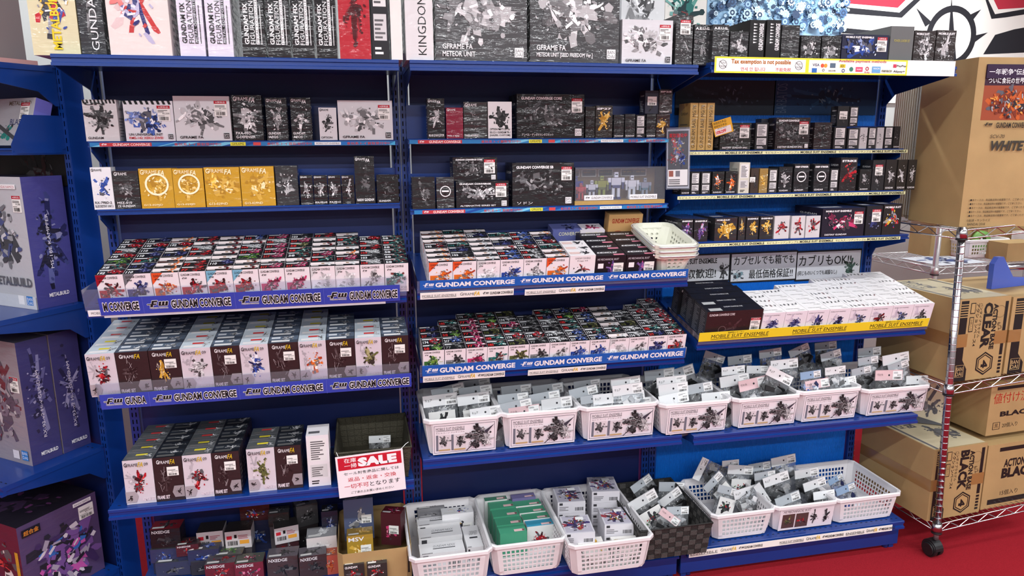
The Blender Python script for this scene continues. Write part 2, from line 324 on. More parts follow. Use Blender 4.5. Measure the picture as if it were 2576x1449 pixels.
def make_bay(k):
    x = k*BP; o = empty('gondola_shelving', (0, 0, FZ)); o.location = (0, 0, 0)
    tag(o, ['blue steel shelving bay next to the angled shelving, holding gold boxes', 'middle blue steel shelving bay with white shopping baskets on it', 'blue steel shelving bay under the tax sign, next to the wire rack'][k], 'shelving')
    for xx in (x, x+BW): link('upright', UPM, o, Matrix.Translation((xx, 0, FZ)))
    mb = MB(); mb.box(x+.02, x+BW-.02, .014, .02, .06, 1.84); bp = link('back_panel', mb.mesh('back_panel', ['corr' if k == 2 else 'panel']), o)
    mb = MB(); mb.box(x-.008, x+BW+.008, -.30, -.292, FZ+.02, .134); mb.box(x, x+.02, -.29, .04, FZ, .06); mb.box(x+BW-.02, x+BW, -.29, .04, FZ, .06)
    for xx in (x+.03, x+BW-.03): mb.tube([(xx, -.28, FZ-.001), (xx, -.28, FZ+.03)], .012, 8)
    link('kick_plate', mb.mesh('kick_plate', ['blue']), o)
    return dict(o=o, s={}, x=x)
BA, BB, BC = [make_bay(k) for k in range(3)]
T = 12.5
for bay, nm, d, zb, lip, tilt, ph, gd in (
 (BA, 'A1', .318, 1.804, .03, 0, 'top shelf', 0), (BA, 'A2', .122, 1.593, .017, 0, 'second shelf', 0), (BA, 'A3', .115, 1.392, .017, 0, 'third shelf', 0),
 (BA, 'A4', .299, 1.117, .033, T, 'upper slope', .055), (BA, 'A5', .289, .845, .033, 7, 'lower slope', .045), (BA, 'A6', .327, .508, .032, 0, 'sixth shelf', 0), (BA, 'A7', .333, .134, .031, 0, 'bottom deck', 0),
 (BB, 'B1', .314, 1.805, .03, 0, 'top shelf', 0), (BB, 'B2', .130, 1.596, .017, 0, 'second shelf', 0), (BB, 'B3', .129, 1.371, .017, 0, 'third shelf', 0),
 (BB, 'B4', .310, 1.124, .033, T, 'upper slope', .03), (BB, 'B5', .311, .856, .033, T, 'lower slope', .03), (BB, 'B6', .314, .565, .033, 0, 'bin shelf', 0), (BB, 'B7', .333, .134, .031, 0, 'bottom deck', 0),
 (BC, 'C1', .336, 1.810, .032, 0, 'top shelf', 0), (BC, 'C2', .13, 1.552, .017, 0, 'second shelf', 0), (BC, 'C3', .15, 1.400, .017, 0, 'third shelf', 0), (BC, 'C4', .20, 1.240, .017, 0, 'fourth shelf', 0),
 (BC, 'C5', .334, .906, .032, T, 'sloped shelf', .025), (BC, 'C6', .339, .568, .032, 0, 'bin shelf', 0), (BC, 'C7', .333, .134, .031, 0, 'bottom deck', 0)):
    k = 'ABC'.index(nm[0]); add_shelf(bay, nm, bay['x'], bay['x']+BW, d, zb, lip, tilt, ph+BAYN[k], gd)
# angled unit
LU = Matrix.Translation((-.102, 0, 0)) @ Matrix.Rotation(math.radians(-36), 4, 'Z')
lo = empty('gondola_shelving'); lo.matrix_world = LU; tag(lo, 'blue steel shelving unit set at an angle, holding large purple and silver boxes', 'shelving')
for xx in (0, -.9): link('upright', UPM, lo, Matrix.Translation((xx, 0, FZ)))
mb = MB(); mb.box(-.88, -.02, .014, .02, .06, 1.84); link('back_panel', mb.mesh('back_panel', ['panel']), lo)
mb = MB(); mb.box(.0145, .017, .001, .066, FZ, 1.84); mb.box(-.9, .0145, .058, .066, FZ, 1.84); link('end_panel', mb.mesh('end_panel', ['blue']), lo)
mb = MB(); mb.box(-.92, .02, -.30, -.292, FZ, .134); link('kick_plate', mb.mesh('kick_plate', ['blue']), lo)
def left_shelf(nm, d, zt, lip, ph, br=True):
    F = LU @ Matrix.Translation((0, -d, zt)); ROW[nm] = (F, -.9, 0, d); PH[nm] = ph
    s = link('shelf', shelf_mesh(.9, d-.002, lip), lo, Matrix.Translation((-.9, -d, zt)))
    if br:
        for x in (.004, .896): link('bracket', bracket_mesh(d-.002), s, Matrix.Translation((x, 0, 0)))
    return s
for a in (('L1', .33, 1.83, .03, 'top shelf of the angled shelving'), ('L2', .16, 1.592, .02, 'second shelf of the angled shelving', False), ('L3', .33, 1.105, .03, 'middle shelf of the angled shelving'), ('L4', .33, .615, .03, 'lower shelf of the angled shelving'), ('L5', .333, .165, .031, 'bottom deck of the angled shelving')):
    s = left_shelf(*a)
    if a[0] == 'L2':
        mb = MB(); mb.prism([(.0, -.02), (.16, -.02), (.16, .095), (.045, .095), (0, .01)][::-1], .895, .898); link('side_plate', mb.mesh('side_plate', ['blue']), s)
# ------------------------------------------------------------------ placing by pixel on a row
def hit(F, u, v, y=0.0):
    """ray through pixel meets local plane y (a front plane) of frame F -> local x,z"""
    I = F.inverted(); o = I @ CAM; d = I.to_3x3() @ ray(u, v); t = (y-o.y)/d.y; return o+d*t
def hitz(F, u, v, z=0.0):
    I = F.inverted(); o = I @ CAM; d = I.to_3x3() @ ray(u, v); t = (z-o.z)/d.z; return o+d*t
# ------------------------------------------------------------------ label strips on shelf fronts
def strip(shelf_o, F, x0, x1, z0, z1, y, art, bg, name='label_strip', mt='paper', lab=None, th=.0012):
    mb = MB(); mb.box(x0, x1, y-th, y, z0, z1, 0, bg); art.into(mb, (x0, y-th, z0), (1, 0, 0), (0, 0, 1))
    W_ = F; Ml = shelf_o.matrix_world  # shelf frame starts at x0 of its bay
    o = link(name, mb.mesh(name, [mt]), shelf_o)
    if lab: o['label'] = lab
    return o
def fw_logo(a, x, y, h, c, c2=None):
    """slanted initials logo, height h"""
    a.poly([(x, y+.55*h), (x+.5*h, y+.55*h), (x+.62*h, y+h), (x+1.3*h, y+h), (x+1.22*h, y+.78*h), (x+.85*h, y+.78*h), (x+.78*h, y+.6*h), (x+1.15*h, y+.6*h), (x+1.1*h, y+.42*h), (x+.72*h, y+.42*h), (x+.64*h, y+.1*h), (x+.3*h, y+.1*h), (x+.4*h, y+.42*h), (x, y+.42*h)], c, False)
    for q in (1.3, 1.7, 2.1): a.poly([(x+q*h, y+.25*h), (x+(q+.3)*h, y+.25*h), (x+(q+.45)*h, y+.85*h), (x+(q+.15)*h, y+.85*h)], c, False)
    a.poly([(x+1.35*h, y+.25*h), (x+2.4*h, y+.25*h), (x+2.43*h, y+.38*h), (x+1.38*h, y+.38*h)], c, False)
    a.text('FUSION WORKS', x+.3*h, y-.12*h, 2.1*h, .16*h, c2 or c)
def conv_strip(w, h, reps, bg, fg, outline=None):
    a = Art(w, h); n = len(reps)
    for i, (x0, x1, s) in enumerate(reps):
        if outline and i: a.rect(x0-.0015, 0, .001, h, (90, 100, 190))
        lx = x0+.01
        if s.startswith('*'):
            if outline:
                for dx, dy in ((-.0012, 0), (.0012, 0), (0, .0012), (0, -.0012)): fw_logo(a, lx+dx, h*.32+dy, h*.42, outline)
            fw_logo(a, lx, h*.32, h*.42, fg); lx += h*1.2; s = s[1:]
        if outline: a.text(s, lx-.0012, h*.22-.001, x1-lx-.006, h*.54+.002, outline, bold=.1)
        a.text(s, lx, h*.24, x1-lx-.008, h*.5, fg, bold=.04)
    return a
def sx(nm, u, v, y=0.0, z=None): F, x0, x1, dep = ROW[nm]; return hit(F, u, v, y)
def strip_px(bay, nm, uL, uR, v0, v1, y, artf, bg, **k):
    F, x0, x1, dep = ROW[nm]; a = hit(F, uL, (v0[0]+v1[0])/2, y); b = hit(F, uR, (v0[1]+v1[1])/2, y)
    zt = hit(F, (uL+uR)/2, (v0[0]+v0[1])/2, y).z; zb = hit(F, (uL+uR)/2, (v1[0]+v1[1])/2, y).z
    w, h = b.x-a.x, zt-zb; art = artf(w, h, lambda u: hit(F, u, (v0[0]+v1[0])/2, y).x-a.x)
    return strip(bay['s'][nm], F, a.x-x0, b.x-x0, zb, zt, y, art, bg, **k)
BL = (52, 66, 170); BL2 = (24, 88, 176)
strip_px(BA, 'A4', 250, 1006, (751, 716), (792, 758), -.006, lambda w, h, X: conv_strip(w, h, [(0, X(358), 'M CONVERGE'), (X(362), X(590), '*GUNDAM CONVERGE'), (X(595), X(815), '*GUNDAM CONVERGE'), (X(818), w, '*GUNDAM CONVERGE')], BL, BK, WH), BL, lab='blue strip lettered in black and white')
strip_px(BA, 'A5', 253, 1035, (996, 936), (1031, 972), -.006, lambda w, h, X: conv_strip(w, h, [(0, X(377), '*GUNDA'), (X(379), X(605), '*GUNDAM CONVERGE'), (X(607), X(822), '*GUNDAM CONVERGE'), (X(826), w, '*GUNDAM CONVERGE')], BL, BK, WH), BL, lab='blue strip lettered in black and white')
for nm, v0, v1, uL, uR in (('B4', (705, 678), (728, 700), 1056, 1730), ('B5', (912, 884), (938, 908), 1062, 1722)):
    strip_px(BB, nm, uL, uR, v0, v1, -.006, lambda w, h, X: conv_strip(w, h, [(0, w*.345, '*GUNDAM CONVERGE'), (w*.345, w*.675, '*GUNDAM CONVERGE'), (w*.675, w, '*GUNDAM CONVERGE')], BL2, WH), BL2, lab='blue strip lettered in white')
def logos(w, h, parts):
    a = Art(w, h)
    for x0, x1, s in parts:
        q = x1-x0
        a.text('MOBILE SUIT ENSEMBLE' if s else 'ENSEMBLE', x0+q*.02, h*.3, q*.36, h*.36, (40, 40, 40)); a.rect(x0+q*.02, h*.22, q*.36, h*.05, (60, 60, 60))
        a.text('G', x0+q*.42, h*.3, q*.03, h*.5, (30, 30, 30)); a.text('FRAME', x0+q*.455, h*.3, q*.12, h*.38, (30, 30, 30)); a.text('FA', x0+q*.57, h*.22, q*.06, h*.62, (215, 175, 30), bold=.03, shear=.2)
        fw_logo(a, x0+q*.66, h*.35, h*.36, (20, 20, 20)); a.text('GUNDAM CONVERGE', x0+q*.74, h*.28, q*.25, h*.42, (30, 30, 30), bold=.02)
    return a
for nm, uL, uR, v0, v1 in (('B4', 1057, 1292, (735, 728), (751, 744)), ('B4', 1320, 1521, (728, 719), (743, 733)), ('B5', 1064, 1270, (944, 934), (960, 949)), ('B5', 1328, 1525, (930, 918), (944, 931))):
    strip_px(BB, nm, uL, uR, v0, v1, -.0045, lambda w, h, X: logos(w, h, [(0, w, 1)]), (236, 236, 232), lab='white logo strip')
strip_px(BC, 'C7', 1733, 2244, (1387, 1320), (1403, 1334), -.0045, lambda w, h, X: logos(w, h, [(X(1733), X(1918), 0), (X(1955), X(2118), 1), (X(2120), X(2244), 0)]), (236, 234, 228), lab='white logo strip')
strip_px(BA, 'A4', 222, 262, (781, 779), (797, 794), -.0045, lambda w, h, X: (lambda a: (a.text('MOBILE', w*.2, h*.3, w*.7, h*.4, (40, 40, 40)), a)[1])(Art(w, h)), (236, 236, 238))
strip_px(BA, 'A4', 262, 970, (791, 760), (797, 766), -.0045, lambda w, h, X: Art(w, h), (206, 208, 214))
def yellow(w, h, X):
    a = Art(w, h)
    for u0, u1 in ((1788, 1930), (1990, 2122), (2180, 2308)):
        a.text('MOBILE SUIT ENSEMBLE', X(u0), h*.28, X(u1)-X(u0), h*.42, BK, shear=.1); a.rect(X(u0), h*.16, X(u1)-X(u0), h*.05, BK); a.text('機動戦士ガンダム', X(u0)+.06, h*.78, .06, h*.16, BK)
    return a
strip_px(BC, 'C5', 1758, 2336, (838, 800), (862, 818), -.006, yellow, (232, 206, 40), lab='yellow strip lettered in black')
def colour_strip(w, h, X):
    a = Art(w, h); r = random.Random(int(w*1e4)); i = 0
    for k in range(14): x = r.uniform(0, w); a.poly([(x, 0), (x+.05, h), (x+.08, h), (x+.03, 0)], r.choice([(30, 110, 190), (70, 170, 215), (20, 70, 150), (120, 200, 230)]))
    a.rect(w*.03, h*.05, w*.16, h*.9, (190, 50, 60)); fw_logo(a, w*.035, h*.3, h*.5, WH); a.text('GUNDAM CONVERGE', w*.07, h*.15, w*.115, h*.65, (250, 225, 220), bold=.02)
    for x in (.26, .56, .83): a.text('食玩系トイ買取受付中!!', w*x, h*.1, w*.15, h*.75, (205, 70, 60), bold=.015)
    a.rect(w*.44, h*.05, w*.05, h*.9, (225, 220, 60)); a.text('GFRAME', w*.445, h*.2, w*.04, h*.6, BK); a.rect(w*.515, h*.1, w*.025, h*.8, (210, 70, 70))
    a.rect(w*.72, h*.12, w*.09, h*.76, (235, 238, 240)); a.text('MOBILE SUIT ENSEMBLE', w*.725, h*.3, w*.08, h*.4, (50, 60, 70))
    return a
strip_px(BA, 'A2', 226, 994, (360, 354), (370, 364), -.004, colour_strip, (40, 120, 180), lab='blue illustrated strip with red lettering')
strip_px(BB, 'B2', 1030, 1684, (353, 348), (363, 357), -.004, colour_strip, (40, 120, 180), lab='blue illustrated strip with red lettering')
strip_px(BB, 'B3', 1042, 1677, (528, 515), (538, 524), -.004, colour_strip, (40, 120, 180), lab='blue illustrated strip with red lettering')
def jp_strip(w, h, X):
    a = Art(w, h); n = 3
    for i in range(n):
        x = w*i/n; a.text('モビルスーツアンサンブル', x+.004, h*.15, w/n*.46, h*.7, BK, bold=.02, shear=.1); a.text('MOBILE SUIT ENSEMBLE', x+w/n*.49, h*.15, w/n*.49, h*.72, BK, bold=.03)
    return a
for nm, uL, uR, v0, v1 in (('C2', 1728, 2283, (384, 374), (392, 382)), ('C3', 1704, 2277, (496, 479), (504, 487)), ('C4', 1745, 2264, (612, 597), (620, 605))):
    strip_px(BC, nm, uL, uR, v0, v1, -.004, jp_strip, (226, 228, 176), lab='pale yellow strip with black lettering')
def tax(w, h, X):
    a = Art(w, h); x1 = X(2030); x2 = X(2282)
    for q0, q1 in ((0, x1), (x1, x2)):
        a.rect(q0, 0, q1-q0, h, (240, 226, 60)); a.rect(q0+.006, .005, q1-q0-.012, h-.01, (248, 247, 236))
    for q in (.006, x1-.052): a.rect(q, h*.18, .045, h*.66, (244, 244, 244)); a.ring(q+.022, h*.52, h*.25, h*.28, (40, 40, 40)); a.text('TAX', q+.013, h*.55, .02, h*.14, (60, 60, 60)); a.text('FREE', q+.011, h*.33, .023, h*.14, (60, 60, 60)); a.line(q+.01, h*.72, q+.034, h*.32, .0012, (40, 40, 40))
    a.text('Tax exemption is not possible', .056, h*.5, x1-.115, h*.36, (170, 96, 10), bold=.03); a.text('면세 안 됩니다', .09, h*.13, .085, h*.24, (200, 80, 95), bold=.02); a.text('不能免税', .21, h*.13, .055, h*.24, (200, 80, 95), bold=.02)
    a.text('Available payment methods', X(2108), h*.74, X(2228)-X(2108), h*.22, (190, 96, 96), bold=.03)
    L = lambda u, yy, t, ww, c, hh=.18: a.text(t, X(u), h*yy, ww, h*hh, c, bold=.015)
    L(2043, .5, 'VISA', .025, (30, 40, 110)); a.disc(X(2068), h*.55, h*.13, (225, 90, 60)); a.disc(X(2076), h*.55, h*.13, (235, 160, 60)); a.rect(X(2087), h*.42, .02, h*.3, (90, 110, 130)); a.rect(X(2042), h*.1, .018, h*.28, (50, 110, 190)); a.ring(X(2071), h*.26, h*.05, h*.09, (120, 120, 120)); L(2084, .18, 'DISCOVER', .026, (70, 60, 60), .1)
    a.rect(X(2112), h*.44, .02, h*.22, (240, 205, 40)); L(2114, .47, 'iD', .012, BK, .16); a.ring(X(2121), h*.25, h*.07, h*.12, (40, 60, 120)); a.disc(X(2141), h*.35, h*.15, (60, 130, 110)); a.rect(X(2152), h*.2, .026, h*.3, (225, 70, 110)); L(2155, .3, 'PASMO', .018, WH, .1)
    a.ring(X(2181), h*.4, h*.07, h*.13, (190, 50, 80)); L(2175, .1, 'Edy', .02, (190, 60, 80), .12); a.rect(X(2193), h*.15, .032, h*.4, (110, 170, 220)); L(2196, .36, 'WAON', .024, WH, .12); L(2218, .2, 'nanaco', .038, (90, 90, 60), .14)
    a.rect(X(2246), h*.5, .012, h*.22, (205, 60, 90)); L(2255, .52, 'PayPay', .036, (40, 40, 40), .16); L(2247, .15, 'Alipay+', .044, (40, 50, 60), .18)
    return a
strip_px(BC, 'C1', 1797, 2402, (146, 150), (187, 188), -.006, tax, (246, 246, 244), name='notice_strip', lab='white and yellow tax and payment notice')
# ================================================================== boxes standing in rows
DARK = (24, 24, 27)
def pkg(w, h, seed, bg, pal, title='', foot='', fl=''):
    r = random.Random(seed); a = Art(w, h); dark = sum(bg) < 330; tc = WH if dark else (30, 30, 32)
    if 'G' in fl: tc = (250, 235, 190)
    if 'b' in fl:                                   # block of small print
        a.R(.12, .5, .76, .44, (222, 222, 222)); a.greek(.18, .53, .64, .38, 9, (90, 90, 92), r); a.R(.12, .18, .76, .25, (205, 205, 206)); a.greek(.18, .2, .64, .2, 5, (100, 100, 102), r); a.greek(.15, .05, .6, .09, 2, tc, r); return a
    if 'v' in fl:                                   # spine lettering running upward
        a.blob(r, w*.5, h*.75, w*.5, h*.25, pal, 14)
        a.T('GUNDAM FIX', .12, .12, .2, .38, tc, 1, bold=.03); a.T('FIGURATION', .38, .12, .2, .4, tc, 1); a.R(.62, .12, .13, .42, tc); a.T('METAL COMPOSITE', .64, .13, .09, .4, bg, 1); a.R(.84, .12, .03, .36, tc); return a
    if 'z' in fl:
        k = 9
        for i in range(k): a.poly([(w*(i/k), h), (w*((i+.5)/k), h), (w*((i+.75)/k), h*.91), (w*((i+.25)/k), h*.91)], BK)
    if pal:
        ry = .40 if foot else .46; fx = .5 if 'c' not in fl else .55
        a.blob(r, w*fx, h*.52, w*.44, h*ry*.9, pal, 40 if w > .08 else 24)
        if w > .1: a.blob(r, w*.2, h*.6, w*.2, h*.3, [tuple(min(255, int(x*.8+bg[j]*.35)) for j, x in enumerate(c)) for c in PAL[pal]], 10)
    if 'o' in fl: a.ring(w*.5, h*.55, min(w, h)*.26, min(w, h)*.31, WH); a.R(.3, .53, .4, .05, WH)
    if 'O' in fl: a.ring(w*.52, h*.6, min(w, h)*.3, min(w, h)*.36, (252, 240, 205))
    if 'u' in fl:
        for i in range(7): a.poly([(w*.25, h*(.88-i*.07)), (w*.5, h*(.9-i*.07)), (w*.25, h*(.92-i*.07))], WH)
        a.T('GUNDAM CONVERGE', .62, .3, .3, .62, WH, 1, bold=.03)
        return a
    if title:
        if title.startswith('|'): a.T(title[1:], .3 if w < .06 or len(title) > 12 else .45, .05, .3 if len(title) < 12 else .45, .55 if len(title) < 12 else .9, tc, 1)
        elif title == 'GF' or title == 'GFA':
            th = min(.1, .1*w/h*1.3); a.T('G', .05, .97-th*1.2, .1, th*1.2, tc, bold=.02); a.T('FRAME', .16, .97-th*1.05, .4, th*.9, tc)
            if title == 'GFA': a.T('FA', .57, .94-th*1.2, .2, th*1.3, (215, 185, 60) if dark and 'y' in fl else tc, shear=.2, bold=.02)
        else: a.T(title, .06, .87, .6 if w > .08 else .86, .065, tc, bold=.04)
    if foot:
        ls = foot.split('/'); n = len(ls)
        for i, s in enumerate(ls): a.T(s, .07, .05+.085*(n-1-i), min(.86, .07*len(s)*(.055/max(w, .02))+.2), .06, (205, 40, 50) if 'r' in fl and i == n-1 else tc, bold=.015)
    if 'q' in fl: a.R(.86, .05, .1, .1*w/h, WH if dark else BK); a.T('BAN', .87, .05+.052*w/h, .08, .035*w/h, bg); a.T('DAI', .87, .05+.01*w/h, .08, .035*w/h, bg)
    if 'n' in fl: a.R(.72, .9, .22, .045, (225, 150, 160)); 
    return a
def seedof(*a): return int(sum((i+1)*abs(float(x))*7 for i, x in enumerate(a))) % 99991
BOXN = 'toy_box'
def mklabel(desc, ph):
    for t in (desc+' on the '+ph, desc+' on the '+ph.split(' by ')[0].split(' of ')[0], desc):
        if len(t.split()) <= 16: break
    return t
def put(nm, uL, uR, vb, vt, bg, pal, title, foot, desc, fl='', s=.003, d=None, z0=0.0, name=BOXN, rz=0, cs=None, ct=None, stk=None, where=None):
    F, x0, x1, dep = ROW[nm]; a = hit(F, uL, vb, s); b = hit(F, uR, vb, s); h = hit(F, (uL+uR)/2, vt, s).z-z0; w = b.x-a.x-.0012
    d = d or min(dep-.01, max(.03, w*.75)); sd = seedof(uL, vt, uR)
    fr = pkg(w, h, sd, bg, pal, title, foot, fl); r = random.Random(sd)
    cs = cs or bg; side = Art(d, h); tp = Art(w, d)
    tcs = WH if sum(cs) < 330 else (60, 60, 62)
    side.greek(.15, .1, .7, .5, 7, tuple(int(c*.5+t*.5) for c, t in zip(cs, tcs)), r); side.T('GUNDAM', .2, .75, .6, .06, tcs)
    ct = ct or bg; tct = (200, 200, 205) if sum(ct) < 330 else (90, 90, 95); tp.R(.1, .2, .5, .2, tct) if w > .06 else None
    me = box_mesh(w, h, d, bg, 'wrap' if 'w' in fl else 'foil' if 'f' in fl else 'card', fr, tp, side, side, cs, ct)
    o = link(name, me); o.matrix_world = F @ Matrix.Translation(((a.x+b.x)/2, s+d/2, z0+.0003)) @ Matrix.Rotation(rz, 4, 'Z')
    tag(o, desc+' '+where if where else mklabel(desc, PH[nm]), 'box')
    if 's' in fl: sticker(o, w/2-.026, -d/2, h-.036 if h > .1 else h-.03, True, min(1, w/.06, h/.07))
    if 't' in fl: sticker(o, w*.5-.024, -d/2, h*.55, False, min(1, w/.05))
    return o
def row(nm, vb, items, **kw):
    for it in items: put(nm, it[0], it[1], vb(it[0]) if callable(vb) else vb, *it[2:], **kw)
LV = (214, 210, 226)
A1 = [(85, 205, -150, (214, 206, 168), 'mix', '', '', 'pale yellow shrink-wrapped picture box with gold vertical lettering', 'f'), (207, 270, -150, (48, 50, 54), 'dk', '|GUNDAM', '', 'dark grey shrink-wrapped box with pale vertical lettering', 'f'),
 (280, 436, -140, (222, 212, 208), 'lav', '', '', 'wide cream and lavender picture box', 'w'), (455, 520, -130, LV, 'lav', '', '', 'lavender spined box with black vertical lettering, beside the cream box', 'vf'), (525, 590, -130, LV, 'lav', '', '', 'lavender spined box with black vertical lettering, beside the black spines', 'vf'),
 (612, 671, -130, DARK, 'red', '', '', 'black spined box with white vertical lettering', 'vf'), (676, 733, -130, DARK, 'red', '', '', 'black spined box with white vertical lettering', 'vf'), (738, 793, -130, DARK, 'red', '', '', 'black spined box with white vertical lettering', 'vf'), (798, 850, -130, DARK, 'red', '', '', 'black spined box with white vertical lettering', 'vf'),
 (856, 935, -130, (176, 40, 52), [(90, 22, 30)]*2+[(60, 22, 26), (120, 30, 38)], '', '', 'red shrink-wrapped box', 'f'), (938, 981, -120, (40, 40, 44), None, '', '', 'black edged box with a white block of small print', 'b'), (985, 1014, -120, (226, 226, 222), None, '', '', 'plain white narrow box', 'w')]
PAL['rdx'] = [(96, 26, 34), (60, 22, 26), (130, 34, 42), (80, 20, 26)]
A1 = [tuple('rdx' if isinstance(x, list) else x for x in t) for t in A1]
for i, t in enumerate(A1):
    o = put('A1', t[0], t[1], 139 if i < 2 else 149, *t[2:], s=.045 if i < 2 else .006, d=.2)
    if i == 0:
        a = Art(.03, .2); a.text('METALBUILD', .026, .005, .16, .022, (226, 200, 40), rot=math.pi/2, bold=.03); mb = MB(); a.into(mb, (0, 0, 0), (1, 0, 0), (0, 0, 1)); link('gold_lettering', mb.mesh('gold_lettering', ['card']), o, Matrix.Translation((-.01, -.1025, .01)))
for (x, lab, gp) in ((870, 'black spined box with white vertical lettering on the top shelf', 'black spined boxes on the top shelf'),): pass
B1 = [(1022, 1092, -120, (216, 214, 216), None, '|KINGDOM', '', 'white shrink-wrapped box with black vertical lettering', 'w'), (1097, 1326, -70, (70, 72, 74), 'sil', '', 'GFRAME FA/METEOR UNIT', 'very large silver and black wrapped box, next to the white box', 'fq'), (1333, 1556, -70, (64, 66, 68), 'sil', '', 'GFRAME FA/METEOR UNIT [SEED FREEDOM Ver.]', 'very large silver and black wrapped box, next to the small white box', 'fq'),
 (1563, 1690, 50, (206, 208, 212), 'sil', '', 'GFRAME FA', 'white and silver box with price sticker', 'fsq'), (1697, 1740, 38, (46, 46, 48), 'dk', '', '', 'tall dark wrapped box', 'fs'), (1743, 1786, 62, (40, 41, 44), 'dk', 'A.E.U.G.', '', 'dark wrapped box with white foot label, overhanging the shelf end', 'f')]
for i, t in enumerate(B1): put('B1', t[0], t[1], (156, 158, 158, 160, 162, 164)[i], *t[2:], s=.012, d=.2 if i < 4 else .1)
put('B1', 1560, 1668, 150, -90, (220, 220, 222), 'sil', '', '', 'white and grey picture box behind the silver box', '', s=.225, d=.06, z0=0)
put('B1', 1668, 1772, 150, -95, (226, 222, 216), 'teal', '', '', 'white picture box with a red border behind the dark boxes', '', s=.225, d=.06)
C1 = [(1789, 1830, 62, (40, 41, 44), 'dk', 'A.E.U.G.', '', 'dark wrapped box with a small winged emblem', 'f'), (1833, 1879, 80, (38, 38, 41), 'sil', '', '', 'low dark box with a silver picture, beside the lettered spines', 'w'), (1881, 1919, 50, (26, 26, 28), None, '', '', 'tall black box with white vertical lettering', 'u'), (1923, 1959, 50, (26, 26, 28), None, '', '', 'tall black box with white vertical lettering', 'u'),
 (1961, 2006, 63, (42, 43, 45), 'drk', '', '', 'dark wrapped box with a faint picture', 'f'), (2011, 2060, 90, (38, 38, 40), 'sil', '', '', 'low dark box with a silver picture', 'w'), (2063, 2111, 90, (38, 38, 40), 'sil', '', '', 'low dark box with a silver picture', 'w'), (2113, 2230, 87, (36, 38, 62), 'blu', 'MOBILE SUIT ENSEMBLE', '', 'wide dark blue illustrated box with price sticker', 's'),
 (2233, 2291, 66, (104, 106, 106), None, '', '', 'plain grey box with gold lettering', 'c'), (2293, 2346, 77, (48, 42, 42), 'sil', 'MOBILE SUIT', '', 'dark brown box with a pale picture', 'w'), (2348, 2397, 76, (48, 42, 42), 'sil', 'MOBILE SUIT', '', 'dark brown box with a pale picture', 'w')]
for i, t in enumerate(C1):
    o = put('C1', t[0], t[1], 170, *t[2:], s=.012, d=.1 if i not in (2, 3, 8) else .22)
    if i == 8:
        a = Art(.08, .02); a.text('POWER LOADER SET', 0, 0, .06, .008, (190, 180, 90)); mb = MB(); a.into(mb, (0, 0, 0), (1, 0, 0), (0, 0, 1)); link('gold_lettering', mb.mesh('gold_lettering', ['card']), o, Matrix.Translation((-.03, -.1112, .075)))
row('A2', 354, [(217, 303, 251, (206, 204, 206), 'dk', 'UN', 'GUNDAM', 'white-grey box with striped top edge and small dark photo', 'zw'), (318, 443, 254, (222, 222, 228), 'blu', '', 'UN UNIVERSAL UNIT/RMS-142 XEKU ZWEI', 'white box with striped top edge and blue picture', 'zsrq'), (444, 585, 242, (212, 213, 216), 'sil', '', 'GFRAME FA', 'wide silver-white box with price sticker, beside the blue picture box', 'sq'),
 (590, 665, 240, (32, 32, 35), 'sil', 'GFA', 'FXA-05D/G-DEFENSER', 'wide black wrapped box with white lettering', 'w'), (673, 727, 246, (34, 34, 37), 'sil', 'GFA', 'GUNDAM/AEOS', 'tall black box with a silver picture', 'w'), (735, 787, 246, (34, 34, 37), 'sil', 'GFA', 'GUNDAM/AEOS', 'tall black box with a silver picture', 'w'), (805, 850, 271, (214, 214, 217), 'dk', 'GF', 'OPTION', 'small white box with a grey picture', ''), (853, 990, 253, (208, 209, 212), 'sil', '', 'GFRAME FA', 'wide silver-white box with price sticker, beside the upright', 'sq')])
row('B2', 347, [(1076, 1120, 248, (30, 30, 33), 'sil', 'GFA', 'MS-15K GYAN CUSTOM', 'tall narrow black box with a silver picture', 'w'), (1123, 1166, 271, (134, 34, 58), [], 'GF', 'MS-14JG', 'maroon box', 'w'), (1167, 1226, 257, (44, 45, 46), 'dk', 'GF', 'MS-09RS', 'dark grey wrapped box', 'f'), (1228, 1288, 256, (232, 232, 234), 'drk', '', 'OPTION PARTS SET for/RX-121-1 GUNDAM TR-1/[HAZEL CUSTOM]', 'white box with a black picture', ''),
 (1300, 1469, 237, (26, 26, 28), 'dk', 'GUNDAM CONVERGE CORE', 'アンベル・ゲッタオカンタスセット', 'large wide black box with price sticker', 'wsq'), (1472, 1496, 268, (30, 28, 28), 'drk', '', '', 'narrow black box side', 'w'), (1497, 1540, 266, (44, 38, 34), 'gld', 'SP27', '', 'dark box with a gold star picture', 'w'), (1543, 1569, 289, (36, 36, 38), 'drk', '', 'GUNDAM', 'small dark box beside the gold star box', 'w'), (1571, 1597, 287, (36, 36, 38), 'drk', '', 'GUNDAM', 'small dark box with slanted strokes', 'w'), (1599, 1622, 289, (40, 40, 42), None, '', '', 'small dark box with white small print', 'b'), (1625, 1649, 287, (36, 36, 38), 'drk', '', 'GUNDAM', 'small dark box with slanted strokes', 'w'), (1650, 1684, 287, (50, 34, 34), 'gld', '', '', 'small dark red box with a gold clef', 'w')])
put('B2', 1655, 1688, 345, 225, (48, 40, 42), 'dk', 'SP25', 'GUNDAM', 'dark box stacked upon the small boxes', 'w', z0=hit(ROW['B2'][0], 1650, 286, .003).z, d=.05); put('B2', 1620, 1654, 345, 228, (50, 52, 66), 'drk', '', '', 'blue-grey box stacked upon the small boxes', 't', z0=hit(ROW['B2'][0], 1650, 286, .003).z, d=.05, s=.008)
GO = (196, 150, 44)
